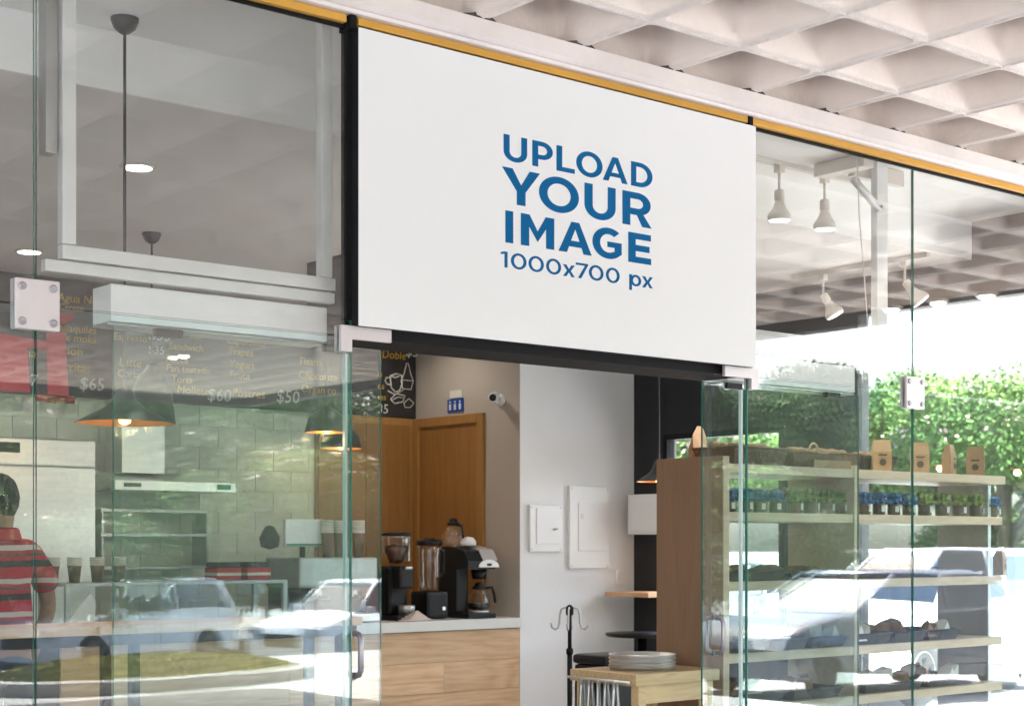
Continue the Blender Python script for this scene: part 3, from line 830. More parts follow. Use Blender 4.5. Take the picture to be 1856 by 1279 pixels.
# point of sale screen
PS = thing('sales_screen', 'white back of a point of sale screen on the counter', 'screen', (5.45, YW + .25, .926))
xa, za = at(517, 940, YW + .25); xb, zb = at(590, 990, YW + .25)
MB().box(xa, xb, YW + .25, YW + .28, zb, za, bev=.012).build('housing', 'plastic_white', PS)
MB().box(xa + .01, xb - .01, YW + .247, YW + .2495, zb + .006, zb + .02).build('stripe', 'green_print', PS)
MB().tube([((xa + xb) / 2, YW + .29, .93), ((xa + xb) / 2, YW + .29, zb + .05)], .02).build('stand', 'plastic_black', PS)
MB().box(xa - .02, xb + .02, YW + .2, YW + .4, .926, .94).build('foot', 'plastic_black', PS)
MB().lathe([(.001, 0), (.06, .02), (.07, .08), (.03, .15), (.001, .16)], (xa - .07, YW + .33, zb - .02), 10).build('card_reader', 'plastic_dark', PS)

# coffee grinder, blender, coffee brewer, decanter, towel
def pxx(px, y): return at(px, 1000, y)[0]
yg = YW + .22
def pz(px, py, y=yg): return at(px, py, y)[1]
gx = pxx(722, yg)
GR = thing('coffee_grinder', 'black coffee grinder with a clear bean hopper on the counter', 'grinder', (gx, yg, .926))
MB().box(gx - .10, gx + .10, yg - .13, yg + .15, .926, .96, bev=.006).build('base', 'plastic_black', GR)
MB().box(gx - .085, gx + .085, yg + .0, yg + .14, .955, 1.30, bev=.03).build('body', 'plastic_black', GR)
MB().box(gx - .06, gx + .06, yg - .10, yg + .0, 1.14, 1.30, bev=.02).build('doser', 'plastic_dark', GR)
MB().lathe([(.045, 1.30), (.05, 1.32), (.09, 1.40), (.10, 1.50), (.10, 1.505)], (gx, yg + .03, 0), 20).build('hopper', 'clear_glass', GR)
MB().lathe([(.001, 1.315), (.045, 1.32), (.08, 1.395), (.085, 1.43), (.001, 1.45)], (gx, yg + .03, 0), 20).build('beans', 'jam', GR)
MB().lathe([(.105, 1.506), (.105, 1.525), (.03, 1.532)], (gx, yg + .03, 0), 20).build('hopper_lid', 'plastic_black', GR)
MB().box(gx + .085, gx + .10, yg + .0, yg + .08, 1.33, 1.50, bev=.003).build('side_plate', 'silver_plastic', GR)
MB().tube([(gx - .02, yg - .11, 1.285), (gx + .03, yg - .12, 1.285)], .012).build('badge', 'steel', GR)
MB().lathe([(.055, .962), (.06, 1.02), (.055, 1.03)], (gx + .02, yg - .07, 0), 16).build('catch_cup', 'steel_dull', GR)
bx = pxx(778, yg)
BL = thing('blender', 'black jug blender with a tall clear jug beside the grinder', 'blender', (bx, yg, .926))
MB().box(bx - .095, bx + .095, yg - .10, yg + .10, .926, 1.12, bev=.025).build('base', 'plastic_black', BL)
MB().lathe([(.065, 1.12), (.070, 1.15), (.085, 1.40), (.088, 1.44)], (bx, yg, 0), 18).build('jug', 'clear_glass', BL)
MB().lathe([(.092, 1.44), (.092, 1.475), (.04, 1.48), (.04, 1.49)], (bx, yg, 0), 18).build('jug_lid', 'plastic_black', BL)
MB().tube([(bx + .086, yg, 1.42), (bx + .125, yg, 1.40), (bx + .12, yg, 1.25), (bx + .078, yg, 1.20)], .012).build('jug_handle', 'plastic_black', BL)
MB().lathe([(.014, 0), (.014, .008)], (bx + .05, yg - .10, 1.0), 12, axis=(0, -1, 0)).build('knob', 'steel', BL)
wx = pxx(845, yg)
BR = thing('coffee_brewer', 'black and silver coffee brewer with a glass pot at the counter right end', 'coffee machine', (wx, yg, .926))
MB().box(wx - .12, wx + .13, yg - .18, yg + .18, .926, .965, bev=.008).build('base', 'plastic_black', BR)
MB().lathe([(.075, .966), (.075, .976)], (wx + .05, yg - .08, 0), 20).build('warming_plate', 'steel', BR)
MB().box(wx - .13, wx - .02, yg - .05, yg + .17, .965, 1.30, bev=.015).build('tower', 'plastic_black', BR)
MB().prism([(yg - .19, 1.27), (yg - .19, 1.33), (yg - .14, 1.40), (yg + .0, 1.43), (yg + .17, 1.43), (yg + .17, 1.27)], 'X', wx - .13, wx + .12).build('head', 'plastic_black', BR)
MB().prism([(yg - .195, 1.335), (yg - .145, 1.407), (yg + .0, 1.437), (yg + .10, 1.437), (yg + .10, 1.431), (yg + .0, 1.431), (yg - .14, 1.401), (yg - .19, 1.331)], 'X', wx + .0, wx + .13).build('head_cover', 'silver_plastic', BR)
hb = MB().prism([(wx + .02 + .09 * math.cos(R(a)) + .03, 1.285 + .055 * math.sin(R(a))) for a in range(0, 181, 15)], 'Y', yg - .20, yg - .1905).build('fascia', 'plastic_white', BR)
MB().box(wx + .03, wx + .07, yg - .203, yg - .2005, 1.295, 1.312).build('display', 'plastic_dark', hb)
MB().lathe([(.05, 1.20), (.06, 1.27)], (wx + .05, yg - .08, 0), 18).build('brew_basket', 'plastic_black', BR)
def decanter(x, y, z, t):
    MB().lathe([(.055, 0), (.078, .02), (.082, .06), (.065, .11), (.038, .135), (.042, .15)], (x, y, z), 22).build('bowl', 'clear_glass', t)
    MB().lathe([(.043, .150), (.048, .155), (.048, .165), (.03, .175), (.03, .19), (.018, .20)], (x, y, z), 18).build('collar', 'plastic_black', t)
D1 = thing('coffee_pot', 'glass coffee pot holding dark coffee on the brewer hotplate', 'coffee pot', (wx + .05, yg - .08, .977))
decanter(wx + .05, yg - .08, .977, D1)
MB().lathe([(.001, .003), (.052, .004), (.074, .022), (.078, .05), (.001, .051)], (wx + .05, yg - .08, .977), 22).build('coffee', 'plastic_black', D1)
MB().tube([(wx + .10, yg - .09, 1.135), (wx + .155, yg - .10, 1.14), (wx + .175, yg - .10, 1.09), (wx + .185, yg - .10, 1.03)], .010).build('handle', 'plastic_black', D1)
D2 = thing('coffee_pot', 'empty glass coffee pot standing on top of the brewer', 'coffee pot', (wx - .05, yg + .10, 1.431))
decanter(wx - .055, yg + .08, 1.4315, D2)
MB().tube([(wx - .055, yg + .03, 1.58), (wx - .055, yg - .02, 1.58), (wx - .055, yg - .035, 1.53), (wx - .055, yg - .035, 1.49)], .009).build('handle', 'plastic_black', D2)
cp = MB().lathe([(.06, 0), (.058, .03), (.04, .055), (.001, .065)], (wx + .0, yg - .02, 1.4375), 18).build('dome_lid', 'plastic_white')
tag(cp, 'white dome lid lying on the brewer', 'lid')
tw_ = MB()
for k in range(5):
    a = k * .03
    tw_.add([(gx - .13 + a * .6, yg - .20, .927), (gx + .16 - a * .3, yg - .22, .927 + .002), (gx + .17 - a, yg - .12, .935 + .012 * k), (gx - .10 + a, yg - .13, .935 + .013 * k), (gx + .04, yg - .17, .94 + .014 * k)], [(0, 1, 4), (1, 2, 4), (2, 3, 4), (3, 0, 4)])
tag(tw_.build('kitchen_towel', 'towel'), 'crumpled beige towel lying before the coffee grinder', 'towel')

# ================================================================ WC DOOR, CABINET, CAMERA, SIGN
WD = thing('wooden_door', 'closed brown wooden door in the side wall beyond the counter', 'door', (XT, 4.78, 0))
MB().box(XT - .012, XT - .001, 4.42, 5.14, 0, 2.34).build('panel', 'wood_door', WD)
MB().box(XT - .03, XT - .001, 4.345, 4.415, 0, 2.41).build('frame', 'wood_frame', WD)
MB().box(XT - .03, XT - .001, 5.145, 5.222, 0, 2.41).build('frame', 'wood_frame', WD)
MB().box(XT - .03, XT - .001, 4.417, 5.143, 2.345, 2.41).build('frame', 'wood_frame', WD)
CA = thing('wooden_cabinet', 'brown wooden cupboard doors on the back wall under the chalkboard', 'cabinet', (6.9, YB - .05, 0))
MB().box(6.35, XT - .04, YB - .04, YB - .012, .0, 2.415).build('carcass', 'wood_frame', CA)
for a, b in ((6.36, 6.775), (6.78, XT - .09)):
    MB().box(a, b, YB - .06, YB - .042, .05, 2.36, bev=.003).build('door', 'wood_door', CA)
RS = thing('restroom_sign', 'small blue restroom sign with white figures above the wooden door', 'sign', (XT, 4.7, 2.47))
ya, yb2 = 4.60, 4.79
MB().box(XT - .012, XT - .001, ya, yb2, 2.44, 2.535).build('plate', 'sign_sky', RS)
for k in range(3):
    y = ya + .035 + k * .06
    MB().box(XT - .0145, XT - .0125, y - .012, y + .012, 2.455, 2.50).build('figure', 'paper_white', RS)
    MB().lathe([(.008, 0), (.008, .002)], (XT - .0125, y, 2.515), 10, axis=(-1, 0, 0)).build('figure_head', 'paper_white', RS)
MB().box(XT - .012, XT - .001, ya + .01, yb2 - .03, 2.545, 2.60).build('upper_plate', 'lamp_white', RS)
SC = thing('security_camera', 'small white security camera on the side wall above the counter', 'camera', (XT, 4.15, 2.5))
MB().lathe([(.045, 0), (.045, .02), (.02, .03)], (XT - .001, 4.16, 2.49), 16, axis=(-1, 0, 0)).build('mount', 'plastic_white', SC)
MB().tube([(XT - .03, 4.16, 2.49), (XT - .07, 4.15, 2.50)], .012).build('arm', 'plastic_white', SC)
cb_ = MB().lathe([(.001, -.07), (.03, -.065), (.036, -.03), (.036, .045), (.032, .05)], (XT - .10, 4.12, 2.505), 18, axis=(-.75, -.62, -.18)).build('housing', 'plastic_white', SC)
MB().lathe([(.026, .0505), (.024, .053), (.001, .054)], (XT - .10, 4.12, 2.505), 18, axis=(-.75, -.62, -.18)).build('lens', 'plastic_black', SC)

# electrical boxes on the white wall
def ebox(px0, px1, py0, py1, ipx, label, knob):
    x0, z1 = at(px0, py0, YW - .03); x1, _ = at(px1, py0, YW - .03); _, z0 = at((px0 + px1) / 2, py1, YW - .03)
    t = thing('electrical_panel', label, 'electrical panel', ((x0 + x1) / 2, YW, z0))
    bxm = MB().box(x0, x1, YW - .03, YW - .001, z0, z1, bev=.004).build('box', 'plastic_white', t)
    for sx_ in (x0 + .018, x1 - .018):
        for sz_ in (z0 + .018, z1 - .018):
            MB().lathe([(.005, 0), (.004, .002), (.001, .0022)], (sx_, YW - .0302, sz_), 8, axis=(0, -1, 0)).build('screw', 'bolt_metal', bxm)
    a, b, c, d = ipx
    xi0, zi1 = at(a, c, YW - .03); xi1, _ = at(b, c, YW - .03); _, zi0 = at((a + b) / 2, d, YW - .03)
    dm = MB().box(xi0, xi1, YW - .037, YW - .0305, zi0, zi1, bev=.003).build('door', 'plastic_white', t)
    if knob == 'key':
        kx, kz = at(1008, 958, YW - .04)
        MB().tube([(kx, YW - .037, kz), (kx, YW - .05, kz)], .010).build('lock', 'steel', dm)
        MB().tube([(kx - .035, YW - .052, kz - .005), (kx + .005, YW - .052, kz)], .006).build('key', 'bolt_metal', dm)
    else:
        kx, kz = at(1056, 935, YW - .04)
        MB().box(kx - .014, kx + .014, YW - .041, YW - .0375, kz - .02, kz + .02).build('latch', 'paper_white', dm)
ebox(961, 1019, 914, 999, (972, 1017, 920, 985), 'smaller square white electrical panel with a key in its lock', 'key')
ebox(1033, 1104, 880, 1029, (1048, 1098, 910, 998), 'larger upright white electrical panel on the white wall', 'latch')
x_, z_ = at(1121, 1045, YW - .01)
sw = thing('wall_socket', 'white wall socket to the right below the electrical panels', 'socket', (x_, YW, z_))
MB().box(x_ - .028, x_ + .028, YW - .010, YW - .001, z_ - .055, z_ + .055, bev=.003).build('plate', 'plastic_white', sw)
MB().box(x_ - .012, x_ + .012, YW - .014, YW - .0105, z_ - .03, z_ + .03, bev=.002).build('switch', 'paper_white', sw)
WBX = thing('white_wall_box', 'white metal box fixed to the black wall beside the shelves', 'wall box', (8.2, 3.7, 1.5))
MB().box(8.20, XE - .001, 3.40, 3.81, 1.52, 1.815, bev=.004).build('box', 'plastic_white', WBX)
MB().box(8.19, 8.199, 3.42, 3.79, 1.54, 1.795, bev=.002).build('cover', 'plastic_white', WBX)
SH1 = thing('corner_shelf', 'small pale wooden shelf in the corner by the black wall', 'shelf', (8.2, 3.6, 1.07))
MB().box(8.05, XE - .002, 3.44, 3.90, 1.062, 1.095, bev=.003).build('board', 'wood_bar', SH1)
MB().box(8.36, XE - .002, 3.5, 3.53, .95, 1.06).build('bracket', 'black_metal', SH1)
SH2 = thing('black_table', 'round black pedestal table below the small wooden shelf', 'table', (7.75, 3.3, 0))
MB().lathe([(.001, .80), (.24, .80), (.255, .812), (.255, .825), (.001, .83)], (7.80, 3.25, 0), 28).build('tabletop', 'plastic_black', SH2)
MB().lathe([(.035, .02), (.035, .80)], (7.80, 3.25, 0), 14).build('pedestal', 'plastic_black', SH2)
MB().lathe([(.22, 0), (.21, .015), (.04, .03)], (7.80, 3.25, 0), 24).build('foot', 'plastic_black', SH2)
kn = thing('knife_block', 'narrow black holder with a pale handled knife on the black table', 'knife holder', (7.98, 3.15, .83))
MB().prism([(3.02, .83), (3.02, 1.02), (3.16, 1.10), (3.16, .83)], 'X', 7.95, 8.02).build('block', 'plastic_black', kn)
MB().tube([(7.93, 3.12, .84), (7.92, 3.13, .95), (7.90, 3.14, 1.06)], [.014, .012, .016]).build('knife_handle', 'silver_plastic', kn)

# coat stand
cs = (6.97, 3.08)
CS = thing('coat_stand', 'dark metal stand with curled hooks before the white wall', 'stand', (cs[0], cs[1], 0))
MB().tube([(cs[0], cs[1], .02), (cs[0], cs[1], .75)], .017, 12).build('pole', 'black_metal', CS)
MB().tube([(cs[0], cs[1], .75), (cs[0], cs[1], 1.04)], .013, 12).build('pole', 'black_metal', CS)
MB().lathe([(.022, .72), (.024, .74), (.022, .76)], (*cs, 0), 14).build('collar', 'black_metal', CS)
MB().lathe([(.024, .98), (.026, 1.0), (.026, 1.03), (.014, 1.045), (.001, 1.05)], (*cs, 0), 14).build('cap', 'black_metal', CS)
MB().lathe([(.17, 0), (.16, .015), (.03, .03)], (*cs, 0), 20).build('foot', 'black_metal', CS)
rx = Vector((math.sin(YAW), -math.cos(YAW), 0))
for a in (0, 80, 180, 260):
    d = Matrix.Rotation(R(a), 3, 'Z') @ rx
    pts = [(0, 1.015), (.03, 1.03), (.055, 1.02), (.065, .98), (.068, .93), (.078, .895), (.098, .885), (.117, .90), (.122, .93)]
    MB().tube([(cs[0] + d.x * u, cs[1] + d.y * u, z) for u, z in pts], .0065, 8).build('hook', 'steel_dull', CS)

# black bin and folded black item behind the wooden table
BI = thing('black_bin', 'black swing bin behind the small wooden table', 'bin', (6.35, 2.0, 0))
MB().box(6.28, 6.55, 2.00, 2.27, 0, .74, bev=.02).build('body', 'plastic_black', BI)
MB().box(6.27, 6.56, 1.99, 2.28, .742, .80, bev=.025).build('lid', 'plastic_dark', BI)

# ================================================================ SMALL WOODEN TABLE WITH PLATES AND TONGS
TB = thing('serving_table', 'small pale wooden serving table with a rail at its end', 'table', (5.35, .72, 0))
tx0, tx1, ty0, ty1, tz = 5.075, 5.635, .50, .955, .85
MB().box(tx0, tx1, ty0, ty1, tz - .055, tz, bev=.004).build('tabletop', 'wood_table', TB)
for x in (tx0 + .03, tx1 - .08):
    for y in (ty0 + .015, ty1 - .065):
        MB().box(x, x + .05, y, y + .05, 0, tz - .056, bev=.003).build('leg', 'wood_table', TB)
MB().box(tx0 + .08, tx1 - .08, ty0 + .02, ty0 + .045, tz - .14, tz - .057).build('apron', 'wood_table', TB)
MB().tube([(tx0 - .035, ty0 + .01, tz - .035), (tx0 - .035, ty1 - .02, tz - .035)], .006).build('rail', 'steel', TB)
for y in (ty0 + .03, ty1 - .04):
    MB().tube([(tx0 - .035, y, tz - .035), (tx0 + .001, y, tz - .035)], .005).build('rail_bracket', 'steel', TB)
PLc = (5.345, .735)
PLS = thing('plate_stack', 'stack of round stainless steel trays on the wooden table', 'plates', (*PLc, tz))
for k in range(4):
    z = tz + .001 + .018 * k
    MB().lathe([(.150, z), (.158, z + .002), (.159, z + .0135), (.164, z + .0155), (.163, z + .0175), (.155, z + .0165), (.153, z + .004), (.001, z + .003)], (*PLc, 0), 36).build('plate', 'steel', PLS)
tp = thing('serving_tongs', 'x', 'tongs', (0, 0, 0), 0, 'steel tongs hanging from the table rail')
for s in (-1, 1):
    MB().tube([(0, .008 * s, .012), (0, .011 * s, -.02), (0, .018 * s, -.12), (0, .022 * s, -.20), (.004, .020 * s, -.245)], [.0075, .009, .009, .007, .010], 6).build('arm', 'steel_dull', tp)
MB().tube([(0, -.008, .012), (0, 0, .020), (0, .008, .012)], .005, 6).build('spring', 'steel', tp)
for k, y in enumerate((.60, .66, .715, .77, .825)):
    place(tp, k == 0, (tx0 - .035, y, tz - .055), R(90) + rnd.uniform(-.6, .6), 'steel serving tongs on the table rail, %s' % ('nearest the doorway', 'second from the doorway end', 'middle of five', 'second from the far end', 'farthest from the doorway')[k])

# ================================================================ WOODEN SHELF UNIT
SY0, SY1, SX0, SXM, SX1 = .50, .95, 5.655, 6.68, 8.05
SU = thing('shelf_unit', 'large open pale wooden shelf unit behind the right glazing', 'shelf unit', (6.8, .72, 0))
MB().box(SX0, SX0 + .045, SY0, SY1, 0, 1.875, bev=.002).build('side_panel', 'wood_shelf_upright', SU)
MB().box(SX0 + .002, SX0 + .043, SY0 - .004, SY0 - .0005, 0, 1.873).build('edge_strip', 'wood_shelf', SU)
MB().box(SXM - .02, SXM + .02, SY0, SY1, 0, 1.86, bev=.002).build('divider', 'wood_shelf', SU)
MB().box(SX1 - .03, SX1, SY0 + .1, SY1, 0, 1.79, bev=.002).build('side_panel', 'steel_dull', SU)
LEV = [1.84, 1.605, 1.265, .915, .655, .32]
for z in LEV:
    for a, b in ((SX0 + .046, SXM - .021), (SXM + .021, SX1 - .031 if z < 1.8 else SX1)):
        MB().box(a, b, SY0 + .004, SY1, z - .045, z, bev=.002).build('shelf_board', 'wood_shelf', SU)
# items
bagP = thing('kraft_bag', 'x', 'bag', (0, 0, 0), 0, 'kraft paper bags on the shelf unit')
mb = MB(); w, d_, h = .048, .027, .17
mb.add([(-w, -d_, 0), (w, -d_, 0), (w, d_, 0), (-w, d_, 0), (-w * 1.02, -d_ * .95, h * .62), (w, -d_ * 1.02, h * .62), (w * 1.02, d_ * .95, h * .62), (-w, d_, h * .62), (-w * .88, -.015, h * .985), (w * .9, -.013, h), (w * .9, .008, h), (-w * .88, .006, h * .985), (w * .93, 0, h * .62), (-w * .95, 0, h * .62)],
       [(0, 3, 2, 1), (0, 1, 5, 4), (1, 2, 6, 12, 5), (2, 3, 7, 6), (3, 0, 4, 13, 7), (4, 5, 9, 8), (6, 7, 11, 10), (5, 12, 9), (12, 6, 10, 9), (7, 13, 11), (13, 4, 8, 11), (8, 9, 10, 11)])
mb.build('body', 'kraft', bagP)
MB().lathe([(.018, 0), (.018, .0015)], (0, -.0325, .05), 14, axis=(0, -1, 0)).build('seal', 'kraft_print', bagP)
MB().box(-.022, .022, -.034, -.032, .085, .093).build('print', 'kraft_print', bagP)
labs = ['kraft bag with round seal, first from the divider on the shelf top', 'kraft bag second from the divider on the shelf top', 'kraft bag turned sideways, third on the shelf top', 'kraft bag nearest the right end of the shelf top']
for k, (px, rz) in enumerate(((1597, -.65), (1667, -.85), (1720, .35), (1768, -1.0))):
    place(bagP, k == 0, (pxx(px, .62), .62, LEV[0]), rz, labs[k], (1.05, 1.05, 1.03))
o = place(bagP, False, (5.86, .86, LEV[0] + .03), .5, 'kraft bag leaning over at the left end of the shelf top'); o.rotation_euler = (R(8), R(38), R(60)); o.scale = (1.25, 1.3, 1.15)
o = place(bagP, False, (pxx(1812, .65), .65, LEV[2]), .4, 'tall bag alone at the right end of the third shelf', (1.1, 1.1, 1.0))
def basket(x0, x1, y0, y1, z, h, mat, label, handle=False, fill='bread', n=9):
    t = thing('basket', label, 'basket', ((x0 + x1) / 2, (y0 + y1) / 2, z), 0, 'woven baskets on the shelf unit')
    e = .018
    mb = MB(); i = .008
    vs = [(x0 + e, y0 + e, z), (x1 - e, y0 + e, z), (x1 - e, y1 - e, z), (x0 + e, y1 - e, z), (x0, y0, z + h), (x1, y0, z + h), (x1, y1, z + h), (x0, y1, z + h),
          (x0 + i, y0 + i, z + h), (x1 - i, y0 + i, z + h), (x1 - i, y1 - i, z + h), (x0 + i, y1 - i, z + h), (x0 + e + i, y0 + e + i, z + .01), (x1 - e - i, y0 + e + i, z + .01), (x1 - e - i, y1 - e - i, z + .01), (x0 + e + i, y1 - e - i, z + .01)]
    mb.add(vs, [(0, 3, 2, 1), (0, 1, 5, 4), (1, 2, 6, 5), (2, 3, 7, 6), (3, 0, 4, 7), (4, 5, 9, 8), (5, 6, 10, 9), (6, 7, 11, 10), (7, 4, 8, 11), (8, 9, 13, 12), (9, 10, 14, 13), (10, 11, 15, 14), (11, 8, 12, 15), (12, 13, 14, 15)])
    mb.build('wicker_body', mat, t)
    mb = MB().tube([(x0, y0, z + h), (x1, y0, z + h), (x1, y1, z + h), (x0, y1, z + h), (x0, y0, z + h)], .006, 6); mb.build('rim', mat, t)
    if handle:
        mb = MB().tube([((x0 + x1) / 2 + .035 * math.cos(a), y0 + .02, z + h + .01 + .04 * math.sin(a)) for a in [PI * k / 8 - .3 for k in range(11)]], .006, 6); mb.build('handle', 'kraft', t)
    r = random.Random(int(x0 * 100 + z * 37))
    for k in range(n):
        cx = x0 + (x1 - x0) * (k + .5) / n; cy = r.uniform(y0 + .05, y1 - .05)
        b = MB()
        if fill == 'paper':
            a = .045; hh = h + r.uniform(.03, .06)
            b.add([(cx - a, cy - a, z + .02), (cx + a, cy - a, z + .02), (cx + a, cy + a, z + .02), (cx - a, cy + a, z + .02), (cx + r.uniform(-.05, .05), cy - a * 1.1, z + hh), (cx + r.uniform(0, .06), cy + .01, z + hh + .01), (cx - r.uniform(0, .06), cy + .02, z + hh - .01)],
                  [(0, 1, 4), (1, 2, 5), (2, 3, 5), (3, 0, 6), (1, 5, 4), (0, 4, 6), (3, 6, 5), (4, 5, 6)])
            b.build('paper_wrap', 'paper_white' if r.random() < .45 else 'bread', t)
        else:
            b.lathe([(.001, -.05), (.02, -.045), (.028, 0), (.02, .045), (.001, .05)], (cx, cy, z + h + .005), 8, axis=(1, r.uniform(-.6, .6), r.uniform(-.2, .2)))
            b.build('roll', fill, t)
    return t
basket(5.76, 6.16, .52, .80, LEV[0], .085, 'wicker', 'brown woven basket at the left of the shelf top', fill='bread')
basket(6.20, 6.56, .52, .80, LEV[0], .075, 'wicker', 'brown woven basket with ring handle on the shelf top', handle=True, fill='bread')
basket(6.62, 6.90, .64, .90, LEV[0], .09, 'wicker', 'short woven basket behind the first kraft bag', n=5)
basket(6.94, 7.24, .66, .90, LEV[0], .085, 'wicker_dark', 'dark woven basket between the second and third kraft bags', n=5)
MB_ = MB().box(6.34, 6.64, .505, .53, LEV[0] + .001, LEV[0] + .04, bev=.003).build('wooden_sign_strip', 'wood_door'); tag(MB_, 'orange brown wooden strip on the shelf front edge above the divider', 'wood strip')
basket(5.78, 6.18, .55, .85, LEV[2], .05, 'wicker_dark', 'dark tray basket on the third shelf left bay', fill='bread')
basket(6.22, 6.62, .55, .85, LEV[2], .04, 'wicker_dark', 'low dark tray basket on the third shelf next to the divider', fill='bread', n=7)
basket(6.75, 7.50, .55, .85, LEV[2], .05, 'wicker_dark', 'long dark tray basket on the third shelf right bay', fill='bread', n=11)
for k, (a, b, l) in enumerate(((5.74, 6.02, 'bread basket on the fourth shelf at the left end'), (6.05, 6.33, 'bread basket with paper on the fourth shelf, middle of the left bay'), (6.36, 6.64, 'bread basket with white paper on the fourth shelf beside the divider'), (6.74, 7.02, 'bread basket on the fourth shelf just right of the divider'), (7.05, 7.33, 'bread basket with paper on the fourth shelf, middle of the right bay'), (7.36, 7.64, 'bread basket on the fourth shelf at the right end'))):
    basket(a, b, .53, .84, LEV[3], .055, 'wicker_dark', l, fill='paper', n=4)
for k, (a, b, l) in enumerate(((5.76, 6.15, 'paper lined basket on the fifth shelf at the left end'), (6.22, 6.6, 'paper lined basket on the fifth shelf beside the divider'), (6.80, 7.3, 'paper lined basket on the fifth shelf right bay'), (7.36, 7.8, 'paper lined basket on the fifth shelf at the right end'))):
    basket(a, b, .53, .84, LEV[4], .05, 'wicker_dark', l, fill='paper', n=5)
def jar_proto(cl):
    t = thing('preserve_jar', 'x', 'jar', (0, 0, 0), 0, 'small jars with cloth covers on the second shelf')
    MB().lathe([(.026, 0), (.030, .006), (.030, .055), (.024, .064)], (0, 0, 0), 14).build('jar', 'jam', t)
    mb = MB(); r = random.Random(3 if cl == 'cloth_blue' else 7)
    prof = [(.040, .052), (.044, .060), (.030, .070), (.027, .078), (.036, .090), (.030, .100), (.001, .104)]
    n = 18; vs = []
    for rr_, z in prof:
        for k in range(n):
            f = 1 + (.16 if k % 2 else -.12) * (1 if rr_ > .02 else 0) + r.uniform(-.05, .05)
            vs.append((rr_ * f * math.cos(2 * PI * k / n), rr_ * f * math.sin(2 * PI * k / n), z + r.uniform(-.003, .003)))
    mb.add(vs, [(i * n + k, i * n + (k + 1) % n, (i + 1) * n + (k + 1) % n, (i + 1) * n + k) for i in range(len(prof) - 1) for k in range(n)])
    mb.build('cloth_cover', cl, t)
    MB().box(-.009, .009, -.036, -.034, .015, .042).build('tag', 'paper_white', t)
    return t
jb, jg = jar_proto('cloth_blue'), jar_proto('cloth_green')
fb = fg = True
pos = [(1322 + i * 28, 'b') for i in range(4)] + [(1440 + i * 29, 'g') for i in range(4)] + [(1566 + i * 27, 'b') for i in range(4)] + [(1676 + i * 31, 'g') for i in range(4)] + [(1800, 'b')]
ordn = ['first', 'second', 'third', 'fourth', 'fifth', 'sixth', 'seventh', 'eighth', 'ninth']
for k, (px, c) in enumerate(pos):
    bay = 'left bay' if px < 1555 else 'right bay'
    idx = k if k < 8 else k - 8
    lab = '%s cloth covered jar on the second shelf, %s from the left in the %s' % ('blue' if c == 'b' else 'green', ordn[idx], bay)
    sc = 1.25 if c == 'g' else 1.15
    y = .58 + rnd.uniform(-.02, .03)
    if c == 'b': place(jb, fb, (pxx(px, y), y, LEV[1]), rnd.uniform(-.5, .5), lab, (sc,) * 3); fb = False
    else: place(jg, fg, (pxx(px, y), y, LEV[1]), rnd.uniform(-.5, .5), lab, (sc,) * 3); fg = False

# ================================================================ BAR TABLE AT THE WINDOW
BT = thing('window_bar_table', 'long narrow wooden bar table on black steel legs behind the left glass', 'table', (2.6, .85, 0))
MB().box(1.2, 3.70, .70, 1.00, 1.115, 1.150, bev=.003).build('tabletop', 'wood_bar', BT)
MB().box(1.22, 3.68, .715, .745, 1.075, 1.113).build('rail', 'black_metal', BT)
MB().box(1.22, 3.68, .955, .985, 1.075, 1.113).build('rail', 'black_metal', BT)
for x in (1.3, 2.69, 3.61):
    for y in (.73, .97):
        MB().box(x - .017, x + .017, y - .017, y + .017, 0, 1.074).build('leg', 'black_metal', BT)

# ================================================================ LIGHTING FIXTURES
def plight(name, loc, power, col, parent, size=.05, spot=False):
    ld = bpy.data.lights.new(name, 'SPOT' if spot else 'POINT'); ld.energy = power; ld.color = col; ld.shadow_soft_size = size
    if spot: ld.spot_size = R(150); ld.spot_blend = .6
    o = bpy.data.objects.new(name, ld); COL.objects.link(o); o.parent = parent
    o.location = Vector(loc) - (Vector(parent.location) if parent else Vector())
    return o
WARM = (1.0, .93, .83)
dls = [(3.35, 2.03, 'recessed ceiling downlight seen beside the front pendant cord'), (3.82, 4.40, 'recessed ceiling downlight at far left over the kitchen'), (5.6, 3.0, 'recessed ceiling downlight over the counter middle, behind the sign'), (6.7, 4.6, 'recessed ceiling downlight by the wooden door, behind the sign'), (7.2, 2.2, 'recessed ceiling downlight before the white wall, behind the sign')]
for x, y, l in dls:
    t = thing('downlight', l, 'downlight', (x, y, 3.199), 0, 'recessed ceiling downlights')
    MB().lathe([(.085, 0), (.085, -.006), (.066, -.010)], (x, y, 3.199), 24).build('trim', 'lamp_white', t)
    MB().lathe([(.066, -.0105), (.001, -.0115)], (x, y, 3.199), 24).build('diffuser', 'downlight', t)
    plight('downlight_light', (x, y, 3.17), 2.4, WARM, t, .06, True)
